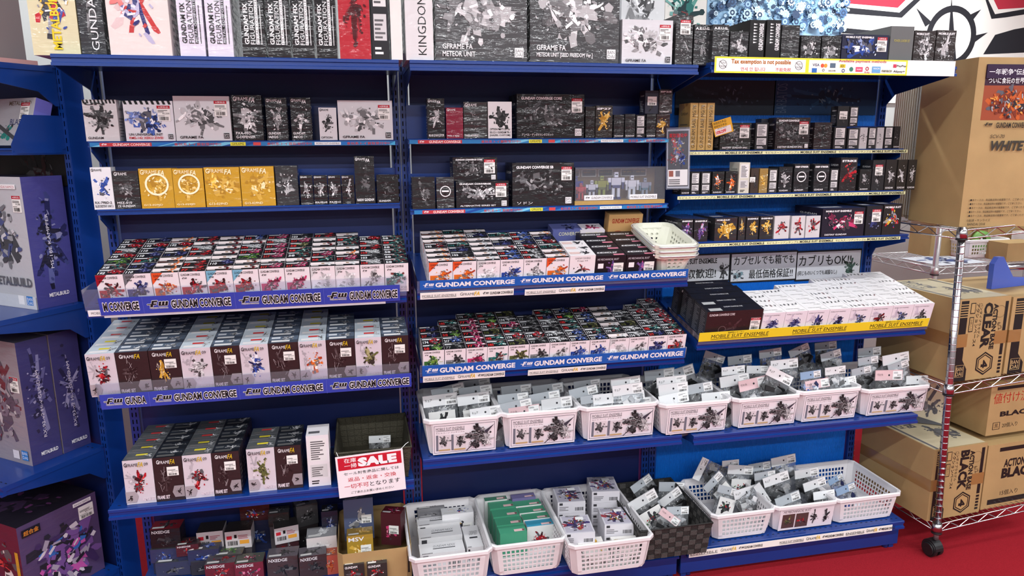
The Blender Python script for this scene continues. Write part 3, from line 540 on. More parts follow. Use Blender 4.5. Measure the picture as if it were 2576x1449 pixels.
row('A3', 530, [(238, 291, 421, (224, 224, 228), 'blu', 'GF', 'RX-79BD-2/BLUE DESTINY UNIT 2', 'white box with a blue picture and pink stroke', 'w'), (293, 357, 430, (40, 40, 42), 'dk', 'GF', 'MSZ-010/ZZ GUNDAM', 'black wrapped box beside the gold boxes', 'f'), (358, 442, 424, GO, 'gld', 'GFA', 'G13-029JD', 'gold wrapped box with a ring picture', 'wOG'), (442, 519, 424, GO, 'gld', 'GFA', 'G13-029JD', 'gold wrapped box with a ring picture', 'wOG'), (521, 610, 421, GO, 'gld', 'GFA', 'G13-029ND', 'gold wrapped box with a winged picture', 'wG'), (611, 696, 419, GO, 'gld', 'GFA', 'G13-029ND', 'gold wrapped box with a winged picture', 'wG')])
row('A3', 524, [(698, 754, 417, (52, 53, 55), 'sil', '', '', 'dark grey box with a pale barcode label', 'w'), (758, 791, 441, DARK, 'sil', 'GF', '', 'small black wrapped box, beside the grey box', 'f'), (792, 827, 441, DARK, 'sil', 'GF', 'RX-93-v2', 'small black wrapped box', 'f'), (828, 861, 441, DARK, 'sil', 'GF', 'RX-93-v2', 'small black wrapped box', 'f'), (862, 894, 441, DARK, 'sil', 'GF', '', 'small black wrapped box, beside the tall black box', 'f'), (896, 946, 393, (34, 35, 37), 'dk', 'GFA', 'NARW GUNDAM', 'tall black box with white foot lettering', 'w'), (950, 1005, 440, (28, 28, 30), 'drk', '', 'GUNDAM', 'plain black box', 'w')])
row('B3', 531, [(1038, 1096, 446, (36, 36, 38), 'dk', '', '', 'dark box with round grey shapes', 'w'), (1099, 1144, 446, (46, 46, 48), 'drk', '', '', 'dark box with a ring emblem', 'fo'), (1148, 1280, 456, (30, 30, 33), 'sil', 'GUNDAM CONVERGE', 'ALTERNATIVE SERIES SET', 'wide black box with a row of silver pictures', 'wsq')])
put('B3', 1141, 1252, 520, 396, (28, 28, 31), 'dk', 'GUNDAM CONVERGE CORE', '', 'black box lying upon the wide black box', 'wsq', z0=hit(ROW['B3'][0], 1210, 455, .003).z, s=.012, d=.08)
put('B3', 1289, 1443, 518, 410, (34, 34, 36), 'dk', 'GUNDAM CONVERGE SB', 'ソドン', 'large black box with price sticker beside the display case', 'wsq')
# bay beside the rack
gs = (188, 156, 92)
row('C2', 376, [(1732, 1752, 259, gs, None, '|GUNDAM BASE MG/78', '', 'gold spined thin box', 'w'), (1753, 1773, 259, gs, None, '|GUNDAM BASE MG/78', '', 'gold spined thin box', 'w'), (1774, 1793, 259, gs, None, '|GUNDAM BASE MG/78', '', 'gold spined thin box', 'w')], d=.09)
row('C2', 374, [(1810, 1887, 309, (40, 42, 40), 'dk', '', 'DESTINY GUNDAM SPEC', 'dark box with price sticker behind the discount card', 'ws'), (1898, 1930, 309, (44, 44, 46), None, '', '', 'narrow dark box with white small print, beside the open gap', 'b'), (1948, 2034, 296, (40, 34, 36), 'dk', 'GUNDAM CONVERGE', 'DESTINY GUNDAM SPEC', 'wide dark maroon box with price sticker', 'wsq'), (2045, 2089, 308, (46, 38, 40), 'drk', '', '', 'dark maroon box with a faint emblem and foot label', 'w'),
 (2095, 2126, 319, (44, 44, 46), None, '', '', 'small dark box with white small print', 'b'), (2130, 2158, 323, (44, 44, 46), None, '', '', 'small dark box with white small print', 'b'), (2160, 2179, 321, (196, 196, 198), 'sil', '', '', 'small white speckled box', ''), (2181, 2201, 320, (44, 44, 46), None, '', '', 'small dark box with white small print', 'b'), (2203, 2220, 321, (190, 190, 192), 'sil', '', '', 'small white speckled box', ''), (2222, 2243, 318, (44, 44, 46), None, '', '', 'small dark box with white small print', 'b'), (2245, 2261, 318, (40, 40, 42), 'dk', '', 'GUNDAM', 'small black box at the shelf end', 'w')], d=.05)
put('C2', 1911, 1946, 372, 299, (52, 56, 66), 'drk', '', '', 'blue-grey box standing behind the small print boxes', '', s=.06, d=.04)
z_ = hit(ROW['C2'][0], 2125, 318, .003).z
put('C2', 2130, 2152, 372, 268, (40, 40, 42), None, '', '', 'narrow dark box stacked high with white small print', 'b', z0=z_, d=.04); put('C2', 2100, 2129, 372, 267, (38, 38, 40), 'drk', '', '', 'narrow dark box stacked high with price sticker', 't', z0=z_, d=.04, s=.006)
row('C3', lambda u: 494-(u-1710)*.026, [(1712, 1734, 433, (34, 34, 36), 'dk', '', 'GUNDAM', 'small dark box beside the flyer', 'w'), (1736, 1759, 433, (44, 44, 46), None, '', '', 'small dark box with white small print', 'b'), (1762, 1786, 433, (44, 44, 46), None, '', '', 'small dark box with white small print', 'b'), (1790, 1820, 432, (32, 33, 33), 'org', '', 'GUNDAM', 'small black box with an orange picture', 'w'), (1823, 1853, 431, (32, 33, 33), 'org', '', 'GUNDAM', 'small black box with an orange picture', 'w'), (1856, 1883, 409, (206, 204, 190), None, '', '', 'tall white box of small print with yellow top', 'b'), (1886, 1906, 424, (62, 52, 46), 'drk', '', '', 'brown box with price sticker', 't'), (1908, 1929, 424, (150, 122, 66), 'gld', '', '', 'gold flecked box', 'f'), (1931, 1953, 425, (60, 58, 56), None, '', '', 'small dark box with white and yellow small print', 'b'),
 (1956, 1990, 420, (34, 35, 38), 'sil', '', 'GUNDAM', 'dark box with a white wing', 'w'), (1994, 2032, 413, (34, 35, 38), None, 'DEEP STRIKER', 'GUNDAM', 'dark box with a white ring emblem', 'ow'), (2044, 2082, 413, (34, 35, 38), None, 'DEEP STRIKER', 'GUNDAM', 'dark box with a white ring emblem', 'ow'), (2085, 2106, 425, (44, 44, 46), None, '', '', 'small dark box with pale labels', 'b'), (2109, 2151, 397, (38, 34, 36), 'red', 'STRIKE', '', 'tall dark box with a red picture', 'w'), (2159, 2188, 426, (32, 33, 34), 'sil', '', 'GUNDAM', 'small black box with a cream emblem', 'w'), (2190, 2221, 403, (42, 43, 46), 'dk', '', '', 'dark grey box with price sticker', 'ws'), (2223, 2250, 402, (44, 43, 44), 'sil', '', 'GUNDAM', 'narrow dark box with a pale picture', 'w'), (2253, 2276, 402, (48, 46, 44), 'wht', '', 'GUNDAM', 'narrow dark box with pale leaf strokes', 'w'), (2279, 2300, 402, (48, 46, 44), 'wht', '', 'GUNDAM', 'narrow dark box with pale leaf strokes', 'w')], d=.07)
row('C4', lambda u: 612-(u-1710)*.02, [(1712, 1742, 551, (38, 37, 42), 'pur', 'ENSEMBLE', '', 'dark box with a purple picture', 'w'), (1744, 1779, 551, (38, 37, 42), 'pur', 'ENSEMBLE', '', 'dark box with a purple picture', 'w'), (1796, 1852, 548, (44, 44, 47), 'gld', 'MOBILE SUIT', '', 'dark wrapped box with gold parts on a grey window', 'f'), (1855, 1873, 545, (44, 44, 47), 'gld', '', '', 'narrow dark box with gold ring parts', 'w'), (1875, 1906, 545, (44, 44, 47), 'gld', 'ENSEMBLE', '', 'dark box with gold ring parts', 'w'), (1909, 1942, 544, (44, 44, 47), 'gld', 'ENSEMBLE', '', 'dark box with gold ring parts', 'w'), (1945, 1983, 543, (204, 202, 204), 'red', '', '', 'white box with a red picture', 'w'), (1988, 2022, 543, (204, 202, 204), 'red', '', '', 'white box with a red picture', 'w'), (2024, 2060, 543, (204, 202, 204), 'red', '', '', 'white box with a red picture', 'w'),
 (2064, 2170, 524, (34, 30, 44), 'pnk', 'MOBILE SUIT ENSEMBLE', 'DESTINY GUNDAM', 'wide dark box with pink wings and price sticker', 's'), (2174, 2214, 518, (34, 34, 40), 'nav', '', '', 'dark navy box with price sticker', 's'), (2216, 2262, 514, (42, 38, 38), 'mix', 'MOBILE SUIT', '', 'dark box with a colourful picture at the shelf end', '')], d=.17, ct=(40, 50, 86))
# ------------------------------------------------------------------ display case with small toys
F, x0, x1, dep = ROW['B3']; a = hit(F, 1446, 515, .002); b = hit(F, 1672, 505, .002); ht = hit(F, 1560, 420, .002).z; w = b.x-a.x
dc = empty('display_case'); dc.matrix_world = F @ Matrix.Translation((a.x, .002, 0)); tag(dc, 'clear acrylic display case on a pale wooden base with small robot toys inside', 'display case')
mb = MB(); mb.box(0, w, 0, .1, 0, .014); link('wooden_base', mb.mesh('wooden_base', ['wood']), dc)
mb = MB(); t = .0015
for q in ((0, w, 0, t), (0, w, .1-t, .1), (0, t, 0, .1), (w-t, w, 0, .1)): mb.box(*q, .014, ht)
mb.box(0, w, 0, .1, ht-t, ht); link('clear_cover', mb.mesh('clear_cover', ['acrylic']), dc)
mb = MB(); mb.box(.002, w-.002, .09, .0935, .014, ht-.008, 0, (120, 96, 66)); A_ = Art(w-.004, ht-.02)
for i, (x, q, s) in enumerate(((.0, .13, '食玩フィギュア'), (.15, .17, '特別展示品コーナー'), (.34, .17, 'コレクション'), (.6, .3, '予約・買取'))): A_.R(x, .72, q, .24, (188, 184, 172)); A_.R(x+.01, .75, q-.02, .19, (32, 34, 38)); A_.T(s, x+.02, .84, q-.04, .05, (190, 160, 70))
A_.into(mb, (.002, .09, .014), (1, 0, 0), (0, 0, 1)); link('back_card', mb.mesh('back_card', ['paper']), dc)
for x, q, s in ((.1, .32, 'GUNDAM CONVERGE'), (.6, .31, 'MOBILE SUIT ENSEMBLE')):
    mb = MB(); mb.box(w*x, w*(x+q), -.0015, 0, .016, .033, 0, (236, 236, 238)); A_ = Art(w*q, .017); A_.text(s, w*q*.24 if x < .3 else .004, .004, w*q*.72 if x < .3 else w*q-.008, .008, (40, 40, 42)); 
    if x < .3: fw_logo(A_, .004, .006, .006, BK)
    A_.into(mb, (w*x, -.0015, .016), (1, 0, 0), (0, 0, 1)); link('name_plate', mb.mesh('name_plate', ['paper']), dc)
def robot(x, y, h, c1, c2, lab):
    mb = MB(); k = h
    for s in (-1, 1):
        mb.box(*sorted((s*.04*k, s*.17*k)), -.1*k, .12*k, 0, .08*k, 0, c2); mb.prism([(-.05*k, .08*k), (.06*k, .08*k), (.05*k, .42*k), (-.05*k, .42*k)], *sorted((s*.05*k, s*.15*k)), 0, c1)
        mb.box(*sorted((s*.2*k, s*.31*k)), -.07*k, .07*k, .6*k, .76*k, 0, c1); mb.box(*sorted((s*.21*k, s*.28*k)), -.09*k, .03*k, .36*k, .6*k, 0, c2)
    mb.box(-.14*k, .14*k, -.07*k, .07*k, .4*k, .5*k, 0, c2); mb.prism([(-.06*k, .5*k), (.07*k, .5*k), (.09*k, .76*k), (-.09*k, .76*k)], -.18*k, .18*k, 0, c1); mb.box(-.07*k, .07*k, -.07*k, .06*k, .78*k, .96*k, 0, c1); mb.box(-.05*k, .05*k, -.075*k, -.06*k, .86*k, .9*k, 0, (40, 60, 60))
    o = link('toy_robot', mb.mesh('toy_robot', ['toy'])); o.matrix_world = dc.matrix_world @ Matrix.Translation((x, y, .0142)); tag(o, lab+' standing in the clear display case', 'toy')
for x, h, c1, c2, l in ((.05, .085, (60, 70, 140), (190, 60, 60), 'blue and red plain toy robot'), (.1, .06, (200, 80, 80), (150, 50, 60), 'small red plain toy robot'), (.22, .07, (215, 215, 220), (80, 84, 96), 'white plain toy robot near the name plate'), (.34, .085, (150, 156, 70), (100, 104, 50), 'olive green plain toy robot'), (.5, .098, (222, 222, 228), (60, 66, 110), 'tall white and navy plain toy robot'), (.68, .085, (226, 226, 228), (205, 205, 210), 'all white plain toy robot'), (.83, .075, (150, 155, 165), (90, 120, 130), 'pale grey plain toy robot')): robot(w*x, .05 if h > .07 else .04, h, c1, c2, l)
# ================================================================== grids of small boxes on the sloped shelves
import bmesh
ORD = ['first', 'second', 'third', 'fourth', 'fifth', 'sixth', 'seventh', 'eighth', 'ninth', 'tenth', 'eleventh', 'twelfth', 'thirteenth']
CV = {'maroon': ('red', (150, 24, 40), 1), 'purple-black': ('nav', (110, 112, 118), 1), 'orange': ('org', (222, 84, 40), 2), 'scarlet': ('red', (200, 40, 40), 0), 'pale blue and red': ('red', (120, 180, 205), 2), 'red and white': ('pnk', (160, 40, 50), 0), 'silver and yellow': ('wht', (205, 208, 210), 2),
      'grey': ('sil', (90, 92, 96), 0), 'dark green': ('teal', (40, 60, 50), 0), 'bright green': ('grn', (70, 130, 60), 0), 'navy': ('nav', (40, 50, 110), 0), 'blue': ('blu', (50, 90, 170), 0), 'olive': ('olv', (90, 92, 60), 0), 'black': ('dk', (30, 30, 33), 0), 'teal': ('teal', (40, 120, 120), 0)}
def cv_mesh(w, h, d, key, seed):
    pal, tri, kind = CV[key]; r = random.Random(seed); f = Art(w, h); W0 = (232, 226, 230)
    if kind: f.poly([(0, h), (w*.42, h), (0, h*.62)], tri)
    f.T('GUNDAM CONVERGE', .06, .86, .74, .08, (36, 34, 36), bold=.02); fw_logo(f, w*.08, h*.76, h*.06, BK)
    f.R(.05, .2, .36, .3, PAL[pal][0]); f.blob(r, w*.23, h*.35, w*.16, h*.13, pal, 10); f.blob(r, w*.58, h*.48, w*.37, h*.34, pal, 34)
    f.R(.5, .1, .46, .2, (236, 232, 234)); f.T('¥%d00' % r.choice((6, 8, 12, 15, 18)), .68, .13, .24, .08, (50, 46, 48))
    t = Art(w, d); t.R(0, 0, 1, 1, (28, 28, 31)); nb = str(r.choice((58, 77, 91, 103, 110, 113, 118, 142, 165, 174, 185, 192, 217, 318)))
    if kind == 2: t.R(0, .3, 1, .5, (226, 214, 214)); t.R(.02, .36, .5, .34, (240, 225, 225)); t.R(.45, .45, .12, .2, (150, 120, 90)); t.blob(r, w*.78, d*.5, w*.24, d*.5, pal, 12); t.R(.04, .08, .3, .16, (200, 190, 190))
    else: t.T(nb, .06, .12, .26, .4, r.choice([(225, 225, 228), PAL[pal][0], (210, 50, 50)]) if kind == 0 else WH, bold=.03); t.R(.04, .72, .5, .16, (220, 220, 224)); t.blob(r, w*.66, d*.5, w*.36, d*.6, pal, 28)
    s = Art(d, h); s.greek(.2, .2, .6, .5, 5, (150, 148, 150), r)
    return box_mesh(w, h, d, W0, 'card', f, t, s, s, W0)
def grid(nm, uL, uR, vL, vR, vtL, ncol, rows, h, d, fronts, keys, seed, group, ref, gap=.002, s0=.004):
    F, x0, x1, dep = ROW[nm]; a = hit(F, uL, vL, s0).x; b = hit(F, uR, vR, s0).x; w = (b-a)/ncol; r = random.Random(seed); ms = {}
    for c in range(ncol):
        nrow = rows[c]
        for i in range(nrow):
            key = fronts[c] if i == 0 else (fronts[c] if r.random() < .42 else r.choice(keys))
            if (key, 0) not in ms: ms[key, 0] = cv_mesh(w-gap, h, d-.001, key, seed+len(ms))
            o = link('figure_box', ms[key, 0]); y = s0+d*(i+.5)+r.uniform(-.0005, .0005)
            o.matrix_world = F @ Matrix.Translation((a+w*(c+.5)+r.uniform(-.0006, .0006), y, .0004)) @ Matrix.Rotation(r.uniform(-.004, .004), 4, 'Z')
            cc = c if ref[0] > 0 else ncol-1-c; tag(o, 'small %s-topped box, %s column from %s, %s from the shelf front' % (key.replace(' and ', '-').replace(' ', '-'), ORD[cc], ref[1], ORD[i]), 'box', group)
KEYS = list(CV)
grid('A4', 248, 1028, 745, 693, 678, 12, [7, 7, 7, 7, 7, 7, 7, 7, 7, 7, 6, 6], .094, .0425, ['maroon', 'purple-black', 'orange', 'scarlet', 'pale blue and red', 'pale blue and red', 'red and white', 'red and white', 'silver and yellow', 'silver and yellow', 'grey', 'dark green'], KEYS, 11, 'small boxes on the upper slope by the angled unit', (1, 'the angled unit'))
grid('B4', 1078, 1430, 705, 688, 650, 6, [7, 7, 7, 6, 6, 6], .086, .0425, ['orange', 'orange', 'silver and yellow', 'blue', 'grey', 'orange'], KEYS, 23, 'small boxes on the upper slope of the middle bay', (-1, 'the marked white boxes'))
grid('B5', 1064, 1722, 915, 885, 866, 13, [4, 5, 6, 6, 6, 5, 6, 6, 6, 6, 5, 6, 7], .076, .042, ['bright green', 'black', 'red and white', 'dark green', 'olive', 'black', 'grey', 'blue', 'blue', 'silver and yellow', 'grey', 'navy', 'scarlet'], ['bright green', 'black', 'teal', 'dark green', 'olive', 'grey', 'blue', 'navy', 'scarlet', 'red and white'], 37, 'small boxes on the lower slope of the middle bay', (-1, 'the yellow-stripped shelf'))
# white and dark boxes at the end of the middle bay's upper slope
F4 = ROW['B4'][0]
def generic(F, x, y, z, w, h, d, c, front, top, lab, cat='box', group=None, side=None, mt='card', rz=0, name='toy_box', cs=None, ct=None, rx=0, ry=0):
    o = link(name, box_mesh(w, h, d, c, mt, front, top, side, side, cs, ct)); o.matrix_world = F @ Matrix.Translation((x, y, z)) @ Matrix.Rotation(rz, 4, 'Z') @ Matrix.Rotation(rx, 4, 'X') @ Matrix.Rotation(ry, 4, 'Y'); tag(o, lab, cat, group); return o
xa, xb, xc, xd = [hit(F4, u, v, .004).x for u, v in ((1431, 686), (1496, 684), (1573, 680), (1650, 676))]; r = random.Random(5)
for i in range(3):
    w = xb-xa-.002; f = Art(w, .09); f.T('GUNDAM CONVERGE', .2, .86, .6, .07, (50, 50, 52)); f.T('Frags 04', .3, .76, .4, .06, BK); f.blob(r, w*.5, .045, w*.4, .02, [(60, 56, 58), (150, 60, 60)], 14); t = Art(w, .045); t.blob(r, w*.7, .022, w*.28, .02, [(50, 50, 54)], 9); t.R(.05, .3, .4, .4, (225, 195, 190))
    generic(F4, (xa+xb)/2, .004+.046*(i+.5), .0004, w, .09, .045, (232, 226, 228), f, t, 'marked white box beside the black titled boxes, %s from the shelf front' % ORD[i], group='white marked boxes on the upper slope')
for c, (p, q) in enumerate(((xb, xc), (xc, xd))):
    for i in range(4):
        w = q-p-.002; f = Art(w, .085); f.T('MS MECHANICAL BUST', .05, .82, .7, .08, (210, 206, 214), shear=.2); f.blob(r, w*.55, .04, w*.3, .028, 'pur', 20); f.R(.08, .5, .18, .2, WH); f.T('RX-78', .1, .1, .3, .1, WH); t = Art(w, .055); t.T('MS MECHANICAL BUST', .1, .4, .66, .25, WH, shear=.3, bold=.02); t.R(.6, .08, .35, .2, (215, 130, 150))
        o = generic(F4, (p+q)/2, .004+.057*(i+.5), .0004, w, .085, .055, (30, 26, 32), f, t, 'black box with white slanted title, %s column from the marked white boxes, %s back' % (ORD[c], ORD[i]), group='black titled boxes by the shopping baskets')
        if i == 0: sticker(o, w/2-.025, -.0275, .045, False)
for u0, u1, v, vt, y, c, pal, lab, tt in ((1384, 1456, 590, 566, .27, (90, 96, 150), 'nav', 'blue box lying behind the small white boxes', 'CONVERGE'), (1452, 1512, 590, 562, .26, (214, 206, 214), 'pnk', 'white and red box lying behind the black boxes', 'CONVERGE')):
    p = hit(F4, u0, v, y); q = hit(F4, u1, v, y); w = q.x-p.x; f = Art(w, .05); f.T(tt, .2, .6, .7, .25, (235, 230, 180)); t = Art(w, .07); t.blob(r, w*.55, .035, w*.35, .03, pal, 22); generic(F4, (p.x+q.x)/2, y+.0, .045, w, .05, .07, c, f, t, lab)
p = hit(F4, 1528, 590, .24); q = hit(F4, 1612, 588, .24); hh = hit(F4, 1570, 540, .24).z; w = q.x-p.x; f = Art(w, hh); f.T('GUNDAM CONVERGE', .1, .78, .8, .12, (150, 40, 30), bold=.03); f.poly([(0, 0), (w, 0), (w, hh*.6), (w*.7, hh*.3), (w*.5, hh*.45)], (140, 40, 44)); f.ring(w*.3, hh*.35, hh*.2, hh*.24, (150, 60, 40)); o = generic(F4, (p.x+q.x)/2, .262, .0004, w, hh, .045, (186, 146, 96), f, None, 'brown cardboard box with red lettering beside the shopping baskets'); sticker(o, w/2-.02, -.0225, hh*.5, False)
# taller paired boxes
def gf_mesh(w, h, d, kind, pal, seed, shade_top=0):
    dm = (lambda c: tuple(int(v*.42) for v in c)) if shade_top else (lambda c: c)  # darkens the top print: shade under the shelf above put into its colour
    r = random.Random(seed); f = Art(w, h); t = Art(w, d)
    if kind == 'W':
        c = (208, 200, 208); f.blob(r, w*.25, h*.6, w*.25, h*.3, [(185, 178, 186), (170, 165, 172), (220, 214, 220)], 9); f.blob(r, w*.55, h*.5, w*.32, h*.33, pal, 34); f.T('G', .05, .86, .09, .09, BK, bold=.02); f.T('FRAME', .15, .86, .36, .07, BK); f.T('FA', .5, .84, .18, .11, (200, 170, 40), shear=.2, bold=.02); f.T('09', .72, .86, .13, .07, BK); f.poly([(0, h*.05), (w*.34, h*.05), (w*.42, h*.18), (w*.34, h*.3), (0, h*.3)], (168, 160, 166)); f.blob(r, w*.17, h*.17, w*.12, h*.1, 'drk', 9); f.T('ARMOR SET', .55, .06, .43, .085, (226, 214, 220), bold=.03)
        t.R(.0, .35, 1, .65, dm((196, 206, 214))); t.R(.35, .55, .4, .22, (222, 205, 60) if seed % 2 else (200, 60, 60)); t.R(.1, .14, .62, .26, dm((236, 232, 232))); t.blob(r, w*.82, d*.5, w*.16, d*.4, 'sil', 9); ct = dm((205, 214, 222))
    else:
        c = (48, 36, 38); f.blob(r, w*.4, h*.52, w*.26, h*.3, [(70, 58, 60), (92, 80, 82), (38, 28, 30)] if pal != 'gld' else pal, 26); f.T('G', .12, .86, .09, .09, WH, bold=.02); f.T('FRAME', .22, .86, .36, .07, WH); f.T('FA', .57, .84, .18, .11, (200, 170, 40), shear=.2, bold=.02)
        for k in range(9): a0 = r.uniform(.2, .55)*w; b0 = r.uniform(.2, .75)*h; f.line(a0, b0, a0+r.uniform(-.1, .1)*w, b0+r.uniform(.05, .16)*h, .0008, (175, 165, 168))
        f.poly([(w*.58, h*.2), (w*.66, h*.08), (w, h*.08), (w, h*.34), (w*.66, h*.34)], (150, 142, 146)); f.blob(r, w*.82, h*.2, w*.12, h*.09, 'drk', 8); f.T('FRAME SET', .04, .06, .44, .085, (226, 214, 220), bold=.03)
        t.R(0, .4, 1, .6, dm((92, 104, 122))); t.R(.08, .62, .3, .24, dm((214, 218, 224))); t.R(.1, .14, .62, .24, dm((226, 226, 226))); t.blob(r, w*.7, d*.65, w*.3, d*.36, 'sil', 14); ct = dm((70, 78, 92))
    s = Art(d, h); s.greek(.2, .1, .6, .6, 6, (120, 112, 116), r)
    return box_mesh(w, h, d, c, 'wrap', f, t, s, s, c, ct)
def gf_grid(nm, edges, vb, vt, kinds, rows, d, seed, phrase, group, s0=.004, tagrow=(), shade_top=0):
    F = ROW[nm][0]; xs = [hit(F, u, v, s0).x for u, v in zip(edges, vb)]; h = hit(F, edges[0]+30, vt, s0).z; r = random.Random(seed)
    for c, (kd, pal, cn) in enumerate(kinds):
        if kd is None: continue
        w = xs[c+1]-xs[c]; me = gf_mesh(w-.0016, h, d-.001, kd, pal, seed+c, shade_top); me2 = gf_mesh(w-.0016, h, d-.001, kd, r.choice(['sil', 'blu', 'red', 'gld', 'dk']), seed+c+51, shade_top)
        for i in range(rows[c]):
            o = link('kit_box', me if i < 2 else me2); o.matrix_world = F @ Matrix.Translation(((xs[c]+xs[c+1])/2, s0+d*(i+.5), .0004)) @ Matrix.Rotation(r.uniform(-.004, .004), 4, 'Z')
            tag(o, 'tall %s box, %s column from %s, %s back, %s' % (('white and '+cn.replace(' and white', '')) if kd == 'W' else 'dark '+cn, ORD[c], phrase[0], ORD[i], phrase[1]), 'box', group)
            if i == 0 and c in tagrow: sticker(o, w/2-.028, -d/2, h*.68, False, .95)
gf_grid('A5', [230, 304, 386, 464, 541, 612, 683, 757, 826, 897, 963, 1030], [995-5*i for i in range(12)], 890, [('W', 'red', 'red and white'), ('D', 'sil', 'purple'), ('D', 'gld', 'gold'), ('W', 'sil', 'grey'), ('D', 'sil', 'silver'), ('W', 'blu', 'blue'), ('D', 'sil', 'silver'), ('W', 'org', 'orange'), ('D', 'sil', 'silver'), ('W', 'olv', 'olive'), ('D', 'sil', 'silver')], [5, 5, 5, 5, 5, 5, 5, 5, 4, 3, 3], .056, 71, ('the angled unit', 'lower slope'), 'tall boxes on the lower slope by the angled unit', tagrow=(2, 4, 6, 8, 10))
gf_grid('A6', [318, 394, 467, 540, 609], [1262, 1257, 1249, 1242, 1235], 1157, [('W', 'red', 'red'), ('D', 'sil', 'silver'), ('W', 'red', 'crimson'), ('D', 'sil', 'silver')], [5, 5, 5, 5], .056, 83, ('the angled unit', 'sixth shelf'), 'tall boxes on the sixth shelf', s0=.022, tagrow=(1, 3), shade_top=1)
gf_grid('A6', [626, 697, 763], [1228, 1224, 1220], 1128, [('W', 'olv', 'green'), ('D', 'sil', 'pale'),], [3, 3], .056, 89, ('the crimson boxes', 'sixth shelf'), 'tall boxes beside the white carton', s0=.022, tagrow=(1,), shade_top=1)
put('A6', 777, 834, 1226, 1095, (222, 218, 222), None, '', '', 'tall white carton of small print', 'b', s=.02, d=.09, where='beside the black woven basket, sixth shelf')
# white boxes and black boxes beside the rack
F5 = ROW['C5'][0]; xs = [hit(F5, u, v, .004).x for u, v in ((1914, 825), (2341, 800))]; w = (xs[1]-xs[0])/8; hC = hit(F5, 2100, 778, .004).z; r = random.Random(9); vm = []
for k in range(6):
    f = Art(w-.0015, hC); f.T('MOBILE SUIT ENSEMBLE', .06, .86, .7, .05, (90, 80, 90)); f.blob(r, w*.25, hC*.6, w*.25, hC*.3, [(206, 198, 212), (190, 182, 198)], 9); f.blob(r, w*.5, hC*.5, w*.3, hC*.28, ('nav', 'nav', 'nav', 'blu', 'red', 'dk')[k], 24); f.R(.55, .05, .42, .28, (234, 230, 232)); f.T('¥500', .7, .08, .22, .1, (70, 66, 70)); t = Art(w-.0015, .036)
    if k < 3: t.T('MOBILE SUIT ENSEMBLE', .15, .5, .6, .16, (120, 118, 120)); t.T('Gundam', .6, .2, .3, .14, BK)
    else:
        for q in range(5): t.blob(r, w*(.12+.18*q), .017, .006, .012, [(40, 40, 44), (60, 56, 60), (170, 40, 50)] if q == k else [(40, 40, 44), (70, 70, 76)], 6)
    vm.append(box_mesh(w-.0015, hC, .0362, (228, 222, 230), 'card', f, t, None, None, (226, 222, 226), (240, 238, 238)))
for c, nr in enumerate((5, 5, 6, 6, 7, 7, 8, 8)):
    for i in range(nr):
        k = (0, 0, 1, 2, 3, 4, 3, 5)[c] if i == 0 else r.randrange(6)
        o = link('capsule_toy_box', vm[k]); o.matrix_world = F5 @ Matrix.Translation((xs[0]+w*(c+.5), .004+.037*(i+.5), .0004)) @ Matrix.Rotation(r.uniform(-.004, .004), 4, 'Z')
        tag(o, '%s white box, %s column from the long black boxes, %s from the shelf front' % ('letter-topped' if k < 3 else 'figure-topped', ORD[c], ORD[i]), 'box', 'white boxes on the slope by the wire rack')
p, q = hit(F5, 1772, 840, .004), hit(F5, 1912, 828, .004); hB = hit(F5, 1850, 782, .004).z; wB = q.x-p.x
for i in range(5):
    f = Art(wB, hB); f.T('GUNDAM CONVERGE CORE', .04, .84, .45, .08, (214, 206, 208), bold=.02); f.blob(r, wB*.5, hB*.4, wB*.3, hB*.3, [(66, 44, 48), (80, 58, 62), (50, 34, 36)], 16); f.ring(wB*.3, hB*.35, .012, .014, (110, 90, 92)); t = Art(wB, .0485); t.T('GUNDAM CONVERGE CORE', .36, .6, .34, .16, WH); t.R(.06, .12, .22, .4, (180, 182, 182)) if i in (0, 1) else None; s = Art(.0485, hB); s.greek(.1, .06, .8, .88, 14, (110, 112, 116), r)
    o = generic(F5, (p.x+q.x)/2+.004*(i > 2)-.012*(i == 4), .004+.0505*(i+.5), .0004, wB, hB, .0485, (46, 32, 34) if i == 0 else (26, 26, 30), f, t, 'long %s box with small print ends, %s from the shelf front' % ('dark maroon' if i == 0 else 'black', ORD[i]), group=None if i == 0 else 'long black boxes beside the white boxes', mt='wrap', side=s, cs=(60, 62, 66), ct=(28, 28, 34))
    if i == 0: sticker(o, wB/2-.024, -.0245, hB*.5, True)
